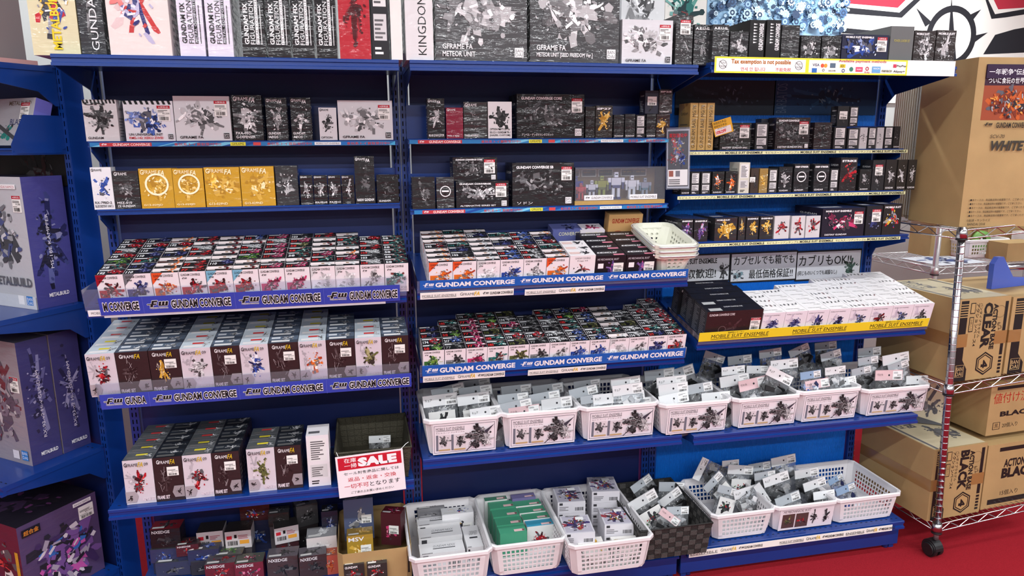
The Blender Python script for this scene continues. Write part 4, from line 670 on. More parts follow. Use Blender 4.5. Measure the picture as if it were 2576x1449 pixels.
# ================================================================== plastic bins
def solid(mb, mats, th):
    me = mb.mesh('shell', mats); bm = bmesh.new(); bm.from_mesh(me); bmesh.ops.remove_doubles(bm, verts=bm.verts, dist=1e-5); bmesh.ops.solidify(bm, geom=bm.faces, thickness=th); bm.to_mesh(me); bm.free(); me.update(); return me
def bin_mesh(w, d, h, tw, holes=(1, 1, 1, 1), pitch=.0155, mi='white'):
    """tapered bin, base centre at origin; w,d outer size at the rim; holes flag per wall front,right,back,left"""
    mb = MB(); c = .016; wb, db = w-2*tw, d-2*tw
    def plan(W, D): x, y = W/2, D/2; return [(-x+c, -y), (x-c, -y), (x, -y+c), (x, y-c), (x-c, y), (-x+c, y), (-x, y-c), (-x, -y+c)]
    def lerp(a, b, t): return (a[0]+(b[0]-a[0])*t, a[1]+(b[1]-a[1])*t)
    P0, P1 = plan(wb, db), plan(w, d)
    for k in range(8):
        a0, b0, a1, b1 = P0[k], P0[(k+1) % 8], P1[k], P1[(k+1) % 8]; L = math.hypot(b1[0]-a1[0], b1[1]-a1[1])
        def pt(u, t): q = lerp(lerp(a0, b0, u), lerp(a1, b1, u), t); return (q[0], q[1], h*t)
        if k % 2 == 0 and holes[k//2]:
            n = max(3, int((L-.03)/pitch)); m = max(2, int((h-.035)/(pitch*1.05))); us = [0]; ts = [0]
            for i in range(n): a = .015/L+(1-.03/L)*(i+.16)/n; b = .015/L+(1-.03/L)*(i+.84)/n; us += [a, b]
            for j in range(m): a = .012/h+(1-.036/h)*(j+.16)/m; b = .012/h+(1-.036/h)*(j+.84)/m; ts += [a, b]
            us.append(1); ts.append(1)
            for i in range(len(us)-1):
                for j in range(len(ts)-1):
                    if i % 2 == 1 and j % 2 == 1: continue
                    mb.face([pt(us[i], ts[j]), pt(us[i+1], ts[j]), pt(us[i+1], ts[j+1]), pt(us[i], ts[j+1])])
        else: mb.face([pt(0, 0), pt(1, 0), pt(1, 1), pt(0, 1)])
    mb.face([(x, y, 0.002) for x, y in reversed(P0)])
    return solid(mb, [mi], -.0018)
def rim_mesh(w, d, h, o=.007, mi='white'):
    mb = MB(); c = .018
    def plan(W, D, z): x, y = W/2, D/2; return [(-x+c, -y, z), (x-c, -y, z), (x, -y+c, z), (x, y-c, z), (x-c, y, z), (-x+c, y, z), (-x, y-c, z), (-x, -y+c, z)]
    R = [plan(w, d, h-.012), plan(w+2*o, d+2*o, h-.012), plan(w+2*o, d+2*o, h-.002), plan(w+o, d+o, h+.002), plan(w-.004, d-.004, h), plan(w-.004, d-.004, h-.012)]
    mb.loft(R+[R[0]], sm=False); return mb.mesh('rim', [mi])
def make_bin(lab, x0, x1, yf, zb, h, d, tw=.012, holes=(1, 1, 1, 1), rz=0, label=None, group=None, name='plastic_bin'):
    w = x1-x0; o = link(name, bin_mesh(w, d, h, tw, holes)); o.matrix_world = Matrix.Translation(((x0+x1)/2, yf+d/2, zb)) @ Matrix.Rotation(rz, 4, 'Z'); tag(o, lab, 'bin', group)
    link('rim', rim_mesh(w, d, h), o)
    mb = MB()
    for sx_ in (-1, 1):
        for sy in (-1, 1): mb.box(sx_*(w/2-.035)-.012, sx_*(w/2-.035)+.012, sy*(d/2-.03)-.008, sy*(d/2-.03)+.008, -.004, .002)
    if label:
        lw, lh = w-.035, h*.88; mb = MB(); ang = math.atan2(tw, h); mb.box(0, lw, -.0012, 0, 0, lh, 0, (232, 226, 231)); label(lw, lh).into(mb, (0, -.0012, 0), (1, 0, 0), (0, 0, 1))
        link('picture_label', mb.mesh('picture_label', ['paper']), o, Matrix.Translation((-lw/2+.004, -(d/2-tw)-.0032, .0)) @ Matrix.Rotation(ang, 4, 'X'))
    return o
def ens_label(w, h):
    r = random.Random(77); a = Art(w, h); a.R(.02, .05, .96, .012, (60, 56, 70)); a.R(.02, .93, .96, .012, (60, 56, 70)); a.R(.02, .05, .006, .89, (60, 56, 70)); a.R(.975, .05, .006, .89, (60, 56, 70))
    a.T('MOBILE SUIT ENSEMBLE', .05, .78, .45, .1, (60, 54, 60)); a.R(.05, .76, .45, .012, (60, 54, 60)); a.T('モビルスーツ アンサンブル', .05, .68, .45, .05, (80, 74, 80))
    for x in (.05, .29): a.R(x, .12, .22, .52, (214, 208, 212)); a.R(x, .12, .035, .52, (110, 112, 124)); a.blob(r, w*(x+.125), h*.42, w*.1, h*.22, 'dk', 34); a.R(x+.04, .12, .18, .05, (190, 160, 110))
    a.blob(r, w*.74, h*.55, w*.21, h*.36, 'dk', 60); a.blob(r, w*.86, h*.4, w*.1, h*.3, 'sil', 26); a.blob(r, w*.62, h*.28, w*.08, h*.18, 'drk', 16); a.line(w*.5, h*.68, w*.7, h*.6, .004, (110, 104, 108)); a.line(w*.52, h*.1, w*.68, h*.4, .003, (60, 58, 64)); a.poly([(w*.8, h*.7), (w*.97, h*.92), (w*.84, h*.62)], (60, 58, 70)); a.poly([(w*.74, h*.72), (w*.72, h*.92), (w*.78, h*.66)], (90, 86, 96))
    return a
BINS = []
specs = ((1066, 1262, 1062, 1045, 1143), (1262, 1462, 1045, 1028, 1122), (1462, 1660, 1030, 1012, 1108), (1662, 1843, 1025, 1003, 1100), (1846, 2019, 1013, 987, 1078), (2008, 2172, 992, 972, 1058), (2172, 2362, 985, 967, 1052))
for i, (u0, u1, v0, v1, vb) in enumerate(specs):
    yf = -.305 if i < 3 else -.325; zb = .598 if i < 3 else .6
    p = on_y(u0, v0, yf); q = on_y(u1, v1, yf); h = (p.z+q.z)/2-zb
    if i == 6: q.x -= .03
    o = make_bin('white plastic bin with picture label and bags, %s' % ['at the upright by the sale basket', 'with dark dividers', 'beside the dark-divider bin', 'straddling two bays', 'with a pink-headed bag', 'with a magenta bag', 'next to the wire rack'][i], p.x+.006, q.x-.006, yf, zb+.0045, h, .30, .014, (0, 1, 1, 1), 0, ens_label, 'white labelled bins')
    BINS.append((p.x+.006, q.x-.006, yf, zb, h))
# bottom deck baskets
def mech_label(w, h):
    r = random.Random(5); a = Art(w, h); a.T('MS MECHANICAL BUST', .06, .8, .5, .11, (60, 40, 44), shear=.2)
    for x in (.05, .3): a.R(x, .1, .23, .65, (84, 60, 58)); a.blob(r, w*(x+.115), h*.42, w*.09, h*.22, 'red' if x > .2 else 'olv', 14)
    for x in (.64, .86): a.blob(r, w*x, h*.5, w*.09, h*.34, 'drk', 22)
    a.R(.02, .03, .96, .012, (60, 40, 50)); a.R(.02, .95, .96, .012, (60, 40, 50)); return a
ZD = .1655
DECK = {}
for key, (u0, v0), (u1, v1), yf, dd, h, rz, holes, lb, lab in (
 ('b1', (1030, 1412), (1240, 1390), -.385, .36, .125, .0, (1, 1, 1, 1), None, 'white lattice basket holding silver-white boxes'), ('b2', (1232, 1365), (1428, 1335), -.36, .35, .12, .0, (1, 1, 1, 1), None, 'white lattice basket holding green boxes'), ('b3', (1432, 1385), (1646, 1362), -.415, .40, .12, .0, (1, 1, 1, 1), None, 'white lattice basket holding piled picture boxes'),
 ('c1', (1792, 1302), (1954, 1288), -.315, .28, .105, .0, (1, 1, 1, 1), None, 'white lattice basket heaped with bagged parts beside the black woven basket'), ('c2', (1948, 1275), (2112, 1252), -.31, .28, .105, .0, (0, 1, 1, 1), mech_label, 'white bin with bust picture label on the bottom deck'), ('c3', (2102, 1255), (2272, 1230), -.31, .29, .105, .0, (1, 1, 1, 1), None, 'white lattice basket holding two blue bags')):
    p = on_y(u0, v0, yf); q = on_y(u1, v1, yf); DECK[key] = (p.x, q.x, yf, dd, h); make_bin(lab, p.x+.006, q.x-.006, yf, ZD+.0045, h, dd, .014, holes, rz, lb, None, 'plastic_basket')
# woven baskets
def woven(lab, x0, x1, yf, d, zb, h, tw, cols, Mz=0, nx=9, nz=5):
    o = empty('woven_basket'); w = x1-x0; o.matrix_world = Matrix.Translation(((x0+x1)/2, yf+d/2, zb)) @ Matrix.Rotation(Mz, 4, 'Z'); tag(o, lab, 'basket')
    wb, db = w-2*tw, d-2*tw; mb = MB(); P0 = [(-wb/2, -db/2), (wb/2, -db/2), (wb/2, db/2), (-wb/2, db/2)]; P1 = [(-w/2, -d/2), (w/2, -d/2), (w/2, d/2), (-w/2, d/2)]
    for k in range(4):
        a0, b0, a1, b1 = P0[k], P0[(k+1) % 4], P1[k], P1[(k+1) % 4]; L = math.hypot(b1[0]-a1[0], b1[1]-a1[1]); n = max(3, round(L/(w/nx)))
        nrm = Vector((b1[1]-a1[1], -(b1[0]-a1[0]), 0)).normalized()
        def pt(u, t, off): x = (a0[0]+(b0[0]-a0[0])*u)*(1-t)+(a1[0]+(b1[0]-a1[0])*u)*t; y = (a0[1]+(b0[1]-a0[1])*u)*(1-t)+(a1[1]+(b1[1]-a1[1])*u)*t; return Vector((x, y, h*t))+nrm*off
        for i in range(n):
            for j in range(nz):
                e = (i+j) % 2; off = .0018 if e else .0004; u0, u1, t0, t1 = (i+.03)/n, (i+.97)/n, (j+.03)/nz, (j+.97)/nz
                A, B, C_, D = pt(u0, t0, off), pt(u1, t0, off), pt(u1, t1, off), pt(u0, t1, off); Mx_ = [pt(u0, t0, -.0035), pt(u1, t0, -.0035), pt(u1, t1, -.0035), pt(u0, t1, -.0035)]
                mb.face([A, B, C_, D], e); mb.face(Mx_[::-1], 1-e)
                for q, s in ((A, B), (B, C_), (C_, D), (D, A)): mb.face([q, s, s-nrm*.003, q-nrm*.003][::-1], e)
        mb.face([pt(0, 0, -.001), pt(1, 0, -.001), pt(1, 1, -.001), pt(0, 1, -.001)], 0)
    mb.face([(x, y, .003) for x, y in P0[::-1]], 0); mb.face([(x, y, .006) for x, y in P0], 0)
    link('woven_wall', mb.mesh('woven_wall', cols), o); mb = MB(); mb.tube([(x, y, h) for x, y in P1+[P1[0]]], .004, 6, caps=False); link('rim_binding', mb.mesh('rim_binding', [cols[0]]), o); return o
F6 = ROW['A6'][0]; p = on_y(843, 1142, -.315); q = on_y(1034, 1120, -.315); hw = p.z-.5405
WB = woven('black woven strap basket with a sale sign hung on its front', p.x, q.x, -.315, .295, .5405, hw, .012, ['weavein', 'weavein'], 0, 9, 5)
# sale sign
P4 = [on_y(848, 1150, -.336), on_y(1018, 1133, -.336), on_y(850, 1254, -.336)]; w = P4[1].x-P4[0].x; h = P4[0].z-P4[2].z; a = Art(w, h)
a.R(.03, .66, .94, .3, (190, 20, 44)); a.T('在庫', .12, .83, .18, .11, WH, bold=.02); a.T('一掃', .12, .7, .18, .11, WH, bold=.02); a.T('SALE', .32, .7, .58, .22, WH, bold=.07)
a.T('セール対象商品に関しては', .1, .53, .82, .075, BK, bold=.02); a.T('返品・返金・交換', .15, .37, .72, .1, (196, 24, 44), bold=.03); a.T('一切不可', .09, .2, .36, .11, (196, 24, 44), bold=.03); a.T('となります', .47, .2, .45, .11, BK, bold=.03); a.T('ご了承の上お買い求めください', .18, .07, .64, .06, BK, bold=.01)
mb = MB(); mb.box(0, w, 0, .0015, 0, h, 0, (236, 230, 234)); a.into(mb, (0, 0, 0), (1, 0, 0), (0, 0, 1)); o = link('sale_sign', mb.mesh('sale_sign', ['paper'])); o.matrix_world = Matrix.Translation((P4[0].x, -.3375, P4[2].z)) @ Matrix.Rotation(-.045, 4, 'Y'); tag(o, 'white and red SALE sign hung on the woven basket', 'sign')
mb = MB(); mb.tube([(w*.06, .001, h*.93), (w*.02, .02, h*1.06)], .0008, 5); mb.tube([(w*.93, .001, h*.93), (w*1.06, .018, h*1.05), (w*1.1, .022, h*1.07)], .0008, 5); link('hanging_wire', mb.mesh('hanging_wire', ['wirew']), o)
p = on_y(1634, 1335, -.375); q = on_y(1799, 1314, -.375)
woven('black and charcoal chequered woven basket full of bags', p.x-.035, q.x-.01, -.375, .35, ZD, p.z-ZD, .012, ['weave', 'weave2'], 0, 10, 6)
WV = (p.x-.035, q.x-.01, -.375, .35, p.z)
# ================================================================== header-card bags
def shards(seed, n, pal):
    r = random.Random(seed); mb = MB()
    for i in range(n):
        T_ = Matrix.Translation((r.uniform(-.026, .026), r.uniform(-.006, .006), r.uniform(-.062, -.016))) @ Matrix.Rotation(r.uniform(0, 3), 4, 'Y') @ Matrix.Rotation(r.uniform(-.5, .5), 4, 'X'); a, b, c = r.uniform(.004, .016), r.uniform(.002, .006), r.uniform(.003, .009)
        mb.box(-a, a, -b, b, -c, c, 0, r.choice(pal), T_)
    return mb.mesh('bag_contents', ['toy'])
CONT = [shards(1, 16, PAL['dk']), shards(2, 16, PAL['drk']), shards(3, 14, PAL['sil']), shards(4, 14, PAL['blu']), shards(6, 14, PAL['drk'])]
def pouch(seed, w=.076, h=.085):
    r = random.Random(seed); mb = MB(); n, m = 7, 8; g_ = {}
    for sd in (-1, 1):
        for i in range(n+1):
            for j in range(m+1):
                u, v = i/n, j/m; e = min(u, 1-u, 1-v)*2.2; b = min(1, e)**.6*.010+(.002*r.uniform(-1, 1) if 0 < i < n and 0 < j < m else 0)
                g_[sd, i, j] = (w*(u-.5), sd*(b*min(1, v*3+.1)), -h*v)
        for i in range(n):
            for j in range(m):
                f = [g_[sd, i, j], g_[sd, i+1, j], g_[sd, i+1, j+1], g_[sd, i, j+1]]; mb.face(f if sd > 0 else f[::-1], 0, sm=False)
    return mb.mesh('pouch', ['poly'])
PO = [pouch(i) for i in range(4)]
def header(c, seed, note=''):
    r = random.Random(seed); w, h = .078, .024; mb = MB(); mb.box(-w/2, w/2, -.0012, .0012, -.002, h, 0, c); a = Art(w, h+.002); a.disc(w*.5, h*.55, .0026, (50, 52, 56), 10); a.R(.64, .06, .34, .86, (240, 240, 240)); a.greek(.67, .68, .26, .16, 2, (110, 110, 112), r); a.T('¥%d00' % r.randint(3, 9), .8, .42, .15, .16, BK); a.bars(.68, .12, .26, .22, seed=seed)
    if note: a.T(note, .06, .45, .2, .25, (40, 40, 44))
    a.into(mb, (-w/2, -.0012, -.002), (1, 0, 0), (0, 0, 1)); return mb.mesh('header_card', ['card'])
HD = {'w': [header((224, 226, 228), 1), header((214, 216, 218), 2), header((230, 230, 232), 3, 'キュア')], 'p': [header((222, 188, 192), 4, 'ザンネックN')], 'b': [header((150, 175, 205), 5)], 'g': [header((176, 182, 188), 6)]}
BN = [0]
def bag(loc, sc, roll, kind, lab, tilt=-.25, yaw=0, cont=None, sheet=False):
    r = random.Random(BN[0]*7+3); BN[0] += 1; o = empty('parts_bag'); o.matrix_world = Matrix.Translation(loc) @ Matrix.Rotation(yaw, 4, 'Z') @ Matrix.Rotation(tilt, 4, 'X') @ Matrix.Rotation(roll, 4, 'Y') @ Matrix.Scale(sc, 4)
    tag(o, lab, 'bag', 'header-card parts bags'); link('header_card', r.choice(HD[kind]), o); link('pouch', r.choice(PO), o); link('bag_contents', CONT[cont if cont is not None else r.randrange(3)], o)
    if sheet:
        a = Art(.06, .06); a.blob(r, .03, .03, .026, .026, [(30, 30, 34), (60, 60, 66), (170, 40, 50), (90, 120, 90)], 22); mb = MB(); mb.box(-.03, .03, -.0125, -.012, -.072, -.012, 0, (226, 226, 224)); a.into(mb, (-.03, -.0125, -.072), (1, 0, 0), (0, 0, 1)); link('parts_sheet', mb.mesh('parts_sheet', ['paper']), o)
def bags(rim_z, lst, yf, dd, where, x0=-9, x1=9):
    for kk, t in enumerate(lst):
        u, v, wpx, roll, kind = t[:5]; up = t[5] if len(t) > 5 else .012; yy = None
        q = on_z(u, v, rim_z+up); y = min(max(q.y, yf+.055), yf+dd-.03); q = on_y(u, v, y); dist = (q-CAM).dot(FW); sc = min(1.5, wpx/(FPX*.078/dist)); 
        bag(q-Vector((0, 0, .011*sc)), sc, math.radians(-roll), kind, '%s-headed clear parts bag, %s from the back, %s' % ({'w': 'white', 'p': 'pink', 'b': 'blue', 'g': 'grey'}[kind], ORD[kk], where), cont=3 if kind == 'b' else None, sheet=len(t) > 6, tilt=-.2 if up < .04 else -.1)
NEAR = ['in the bin by the sale basket', 'in the bin with dark dividers', 'in the bin beside the dividers', 'in the bin straddling two bays', 'in the fifth bin', 'in the sixth bin', 'in the bin next to the wire rack']
LISTS = [[(1195, 968, 80, 4, 'g', .03), (1130, 984, 90, 10, 'g', .03), (1198, 985, 85, 5, 'g', .025), (1108, 1007, 104, 3, 'w', .02, 1), (1192, 1003, 82, 4, 'w', .02, 1), (1222, 1037, 78, 4, 'w', .005)],
 [(1300, 982, 78, 2, 'g', .012), (1380, 980, 80, 4, 'g', .012), (1292, 1003, 80, 3, 'g', .008), (1300, 1022, 84, 8, 'g', .004), (1372, 1000, 80, 6, 'g', .008), (1402, 1014, 80, 4, 'w', .02), (1398, 1029, 80, 4, 'w', .008), (1320, 1035, 80, 4, 'p', .0)],
 [(1478, 968, 70, 3, 'g', .03), (1470, 985, 75, 10, 'g', .02), (1575, 962, 78, 4, 'w', .05), (1580, 980, 80, 3, 'w', .035), (1490, 1004, 60, 4, 'g', .01), (1530, 1003, 78, 2, 'w', .02, 1), (1590, 998, 70, 5, 'w', .02), (1602, 1016, 82, 2, 'w', .01, 1)],
 [(1660, 942, 90, 3, 'g', .05), (1712, 938, 84, 14, 'g', .05), (1690, 960, 80, 2, 'w', .045), (1695, 978, 80, 3, 'w', .03), (1697, 1003, 80, 7, 'w', .012, 1), (1762, 976, 70, 6, 'g', .025), (1802, 1000, 78, 1, 'w', .012)],
 [(1795, 898, 58, -20, 'g', .09), (1862, 905, 66, 3, 'g', .08), (1845, 932, 64, 2, 'w', .06), (1905, 930, 60, -4, 'w', .055), (1850, 957, 90, 5, 'w', .035), (1957, 945, 76, -28, 'w', .06), (1898, 965, 84, 8, 'p', .03)],
 [(1939, 888, 62, 5, 'g', .1), (2013, 880, 58, 20, 'g', .1), (2078, 870, 62, 3, 'g', .1), (2092, 893, 58, 12, 'g', .085), (1974, 916, 76, 3, 'w', .07), (2040, 943, 58, 4, 'b', .04), (2102, 932, 58, 3, 'w', .05), (2058, 966, 68, 5, 'p', .02), (2128, 960, 62, 6, 'w', .02)],
 [(2188, 885, 66, 2, 'g', .1), (2185, 907, 58, 5, 'g', .08), (2255, 902, 76, 6, 'w', .085), (2168, 933, 56, 8, 'g', .05), (2262, 920, 60, 14, 'g', .06), (2236, 944, 78, -3, 'p', .05), (2308, 956, 64, -2, 'w', .03)]]
for i, l in enumerate(LISTS): x0, x1, yf, zb, h = BINS[i]; bags(zb+h, l, yf, .30, NEAR[i])
for key, l, wh in (('c1', [(1770, 1175, 60, 62, 'w', .05), (1838, 1165, 46, 0, 'w', .06), (1862, 1182, 70, -8, 'w', .05, 1), (1912, 1174, 62, 4, 'g', .05), (1800, 1210, 60, 40, 'g', .03, 1), (1830, 1235, 58, -20, 'g', .01, 1), (1880, 1238, 70, 10, 'w', .0, 1), (1912, 1240, 60, -58, 'w', .0)], 'heaped in the lattice basket'), ('c2', [(1972, 1158, 68, 6, 'w', .07), (1925, 1196, 58, 4, 'g', .04), (1955, 1205, 72, 12, 'w', .03), (2030, 1190, 66, 4, 'w', .04), (2052, 1218, 64, 12, 'w', .02), (2074, 1245, 60, 2, 'w', .005), (1985, 1255, 70, 14, 'g', -.01)], 'in the bust-labelled bin'), ('c3', [(2105, 1205, 44, 22, 'b', -.02), (2130, 1230, 56, 14, 'b', -.03)], 'in the lattice basket by the rack')):
    x0, x1, yf, dd, h = DECK[key]; bags(ZD+h, l, yf, dd, wh)
bags(WV[4], [(1618, 1215, 60, 30, 'g', .0), (1690, 1225, 70, -6, 'g', -.01), (1622, 1258, 80, 24, 'w', .02, 1), (1690, 1250, 66, 30, 'w', .0), (1705, 1285, 60, -4, 'g', -.01), (1680, 1300, 60, -40, 'p', -.02)], WV[2], WV[3], 'in the chequered woven basket')
bags(.5405+hw, [(955, 1105, 54, -2, 'w', -.07)], -.315, .295, 'lying in the basket with the sale sign')
# ------------------------------------------------------------------ boxes in the deck baskets
def tint(c, k): return tuple(max(0, min(255, int(v*k))) for v in c)
def pile(u, v, z, w, h, d, c, pal, lab, group=None, rz=0, rx=0, title='', tf=None, ct=None, stk=0, mt='card', ry=0, code=False):
    P = on_z(u, v, z+h); r = random.Random(int(u*3+v)); f = Art(w, h); t = Art(w, d)
    if code: f.R(.06, .55, .2, .2, (196, 40, 56)); f.R(.35, .6, .1, .2, BK); f.bars(.08, .2, .38, .25); f.R(.55, .25, .36, .22, (226, 160, 60)); f.greek(.5, .55, .4, .25, 3, (170, 90, 100), r)
    elif pal: f.blob(r, w*.5, h*.45, w*.4, h*.35, pal, 18)
    elif sum(c) > 600: f.bars(.62, .2, .3, .3, (60, 60, 64)); f.greek(.06, .25, .4, .4, 3, (130, 128, 134), r); f.R(.06, .72, .12, .2, (60, 60, 64))
    if title: f.T(title, .06, .8, .6, .14, WH if sum(c) < 380 else BK, bold=.02)
    if tf: tf(t, r)
    elif pal: t.blob(r, w*.55, d*.5, w*.4, d*.4, pal, 16); t.R(.06, .1, .4, .18, (220, 220, 218))
    o = generic(Matrix.Translation(P), 0, d/2, -h, w, h, d, c, f, t, lab, 'box', group, None, mt, rz, 'toy_box', None, ct, rx, ry)
    if stk: sticker(o, w/2-.024, -d/2, h*.5, stk > 1)
    return o
def grn(t, r): t.R(.55, .12, .38, .3, (226, 190, 190)); t.R(.85, .14, .08, .26, (120, 90, 90))
def slv(t, r): t.T('GUNDAM NEXX', .3, .55, .5, .2, (110, 112, 116), shear=.2); t.R(.3, .4, .5, .07, (60, 62, 66)); [t.poly([(t.w*(.04+.03*k), 0), (t.w*(.055+.03*k), 0), (t.w*(.07+.03*k), t.d*.12 if 0 else .006), (t.w*(.055+.03*k), .006)], BK) for k in range(8)]
BZ = ZD+.0075
def inb(u, v, top, w, d, c, lab, group=None, **k): return pile(u, v, BZ, w, top-BZ, d, c, k.pop('pal', None), lab, group, **k)
for i, v in enumerate((1390, 1350, 1318)): inb(1114-5*i, v, .245+.008*i, .152, .066, (214, 214, 216), 'silver-white long box lying in the lattice basket', 'silver boxes in the lattice basket', tf=slv, ct=(222, 222, 224))
inb(1196, 1376, .25, .056, .14, (216, 216, 218), 'silver-white box lying endwise in the lattice basket', tf=slv, ct=(224, 224, 226)); inb(1088, 1300, .268, .1, .035, (176, 176, 180), 'grey-white box behind the silver boxes', pal='sil', ct=(150, 150, 154)); inb(1084, 1278, .278, .1, .035, (140, 140, 144), 'grey lettered box at the back of the lattice basket', pal='dk', ct=(120, 120, 124)); inb(1152, 1292, .282, .115, .05, (226, 226, 228), 'white picture box standing in the lattice basket', pal='mix', ct=(230, 230, 232), stk=1)
GR = (70, 150, 118)
for i in range(4): inb(1292-9*i, 1340-21*i, .262+.004*i, .096, .05, GR, 'green box in the lattice basket', 'green boxes in the lattice basket', tf=grn, ct=GR)
inb(1248, 1258, .28, .085, .045, (200, 204, 202), 'white-fronted green-topped box at the back of the lattice basket', tf=grn, ct=(58, 120, 96), pal='sil')
for i in range(4): inb(1360-10*i, 1322-17*i, .262+.004*i, .098, .042, (214, 216, 214), 'blue-topped box with a red picture front' if i == 0 else 'white box with green top in the lattice basket', None if i == 0 else 'green-topped boxes in the lattice basket', tf=grn, ct=(60, 150, 180) if i == 0 else GR, pal='red' if i == 0 else None)
for i in range(2): inb(1318-8*i, 1252-13*i, .285, .09, .034, (112, 106, 150), 'violet box in the lattice basket', 'violet boxes in the lattice basket', tf=grn, ct=(112, 106, 150))
inb(1300, 1224, .29, .09, .034, (58, 112, 92), 'dark green box at the back of the lattice basket', tf=grn, ct=(58, 112, 92))
PB = [(70, 60, 110), (180, 150, 60), (120, 120, 140), (60, 60, 70), (225, 225, 230), (150, 60, 70)]
def pict(t, r): t.R(.05, .05, .9, .9, (180, 176, 190)); t.blob(r, t.w*.5, t.h*.48, t.w*.46, t.h*.44, PB, 46); t.R(.5, .7, .28, .16, (236, 236, 236)); t.T('MEGAHOBBY', .2, .88, .5, .08, (60, 60, 30))
def pstack(u, v, top, n, lab, rz):
    for k in range(n):
        h_ = .046; o = pile(u, v, top-h_, .104, h_-.0006, .118, (216, 214, 220), None, lab if k == 0 else lab.replace('topmost of', '%s down in' % ORD[k]), None, rz=rz, tf=pict, ct=(206, 204, 212), code=False)
        if k: o.matrix_world = Matrix.Translation((P0.x, P0.y, top-h_*(k+1))) @ Matrix.Rotation(rz, 4, 'Z')
        else: P0 = o.matrix_world.translation.copy()
pstack(1464, 1340, .285, 2, 'white picture box topmost of the stack at the basket front', -.1); pstack(1442, 1262, .3, 2, 'white picture box topmost of the stack at the basket back', -.1); pstack(1563, 1318, .285, 2, 'white picture box topmost of the stack beside the woven basket', -.12); pstack(1530, 1236, .325, 3, 'white picture box topmost of the tall stack', -.15)
for u, v, z, lab, rz in ((1492, 1375, .2, 'white yellow-lettered box lying at the basket front', -.1), (1502, 1394, .185, 'white yellow-lettered box in the front corner', .12), (1580, 1372, .2, 'white box with yellow picture at the basket front', -.1)): pile(u, v, BZ, .09, z+.045-BZ, .06, (228, 226, 222), None, lab, rz=rz, tf=lambda t, r: (t.T('MEGAHOBBY', .1, .5, .5, .22, (140, 130, 40), bold=.03), t.blob(r, t.w*.72, t.h*.5, t.w*.2, t.h*.3, 'gld', 12)))
# ------------------------------------------------------------------ jumble on the bottom deck by the angled unit
mb = MB(); F7 = ROW['A7'][0]; p = on_y(352, 1440, -.30); q = on_y(1030, 1440, -.30)
DB = ((1280, (70, 60, 62)),)
JU = [(415, 1345, .34, .095, .075, .06, (40, 34, 38), 'drk', 'dark red-edged box leaning at the upright', -.05, (120, 30, 40)), (418, 1395, .27, .1, .05, .06, (56, 60, 96), 'blu', 'blue-edged box at the upright', -.08, (60, 62, 70)), (512, 1397, .27, .1, .055, .06, (52, 56, 90), 'blu', 'blue-edged box beside the barcode boxes', -.08, (64, 66, 74)), (435, 1428, .23, .11, .05, .06, (60, 62, 90), 'dk', 'grey and blue box near the deck front', -.06, (70, 72, 78)), (520, 1425, .23, .1, .05, .06, (52, 50, 60), 'dk', 'grey-topped box near the deck front', -.06, (70, 70, 76)), (470, 1385, .29, .07, .04, .05, (84, 34, 42), 'red', 'low maroon box behind the blue boxes', 0, (60, 44, 48)),
 (527, 1352, .31, .085, .065, .07, (205, 200, 202), None, 'barcode-sided white box, one of a pair in the jumble', -.02, (44, 40, 40)), (598, 1350, .31, .085, .065, .07, (205, 200, 202), None, 'barcode-sided white box, one of a pair in the jumble', -.02, (44, 40, 40)), (716, 1340, .31, .08, .06, .06, (206, 202, 206), None, 'tilted barcode-sided white box in the jumble', .18, (50, 48, 48)), (640, 1285, .36, .1, .06, .06, (70, 34, 38), 'mix', 'maroon picture box on top of the jumble', -.02, (60, 40, 44)), (765, 1285, .35, .075, .08, .06, (70, 70, 72), 'dk', 'grey clear-wrapped box leaning in the jumble', .3, (120, 122, 124)), (700, 1305, .34, .07, .05, .05, (46, 44, 44), 'dk', 'dark box behind the tilted barcode box', 0, (70, 70, 72)), (828, 1300, .35, .055, .09, .05, (36, 40, 60), 'blu', 'dark blue picture box at the back of the jumble', 0, (30, 30, 36)),
 (808, 1365, .29, .1, .065, .07, (214, 212, 212), 'wht', 'white box with hexagon marks', .02, (150, 150, 154)), (575, 1410, .25, .09, .05, .06, (60, 52, 56), 'grn', 'dark box with green edge in the jumble', -.05, (80, 80, 78)), (553, 1432, .235, .095, .07, .06, (110, 36, 48), 'red', 'maroon fronted box near the deck front', -.03, (84, 78, 84)), (626, 1430, .235, .09, .07, .06, (120, 40, 56), 'pnk', 'pink and maroon box near the deck front', -.02, (80, 84, 78)), (710, 1415, .25, .1, .08, .06, (74, 58, 60), 'drk', 'brown fronted box, one of two, near the deck front', -.02, (96, 90, 98)), (785, 1412, .25, .09, .08, .06, (70, 52, 54), 'drk', 'brown fronted box, one of two, near the deck front', .06, (96, 90, 98)), (832, 1412, .24, .05, .07, .05, (196, 90, 70), 'org', 'orange and white box beside the brown boxes', 0, (180, 80, 60))]
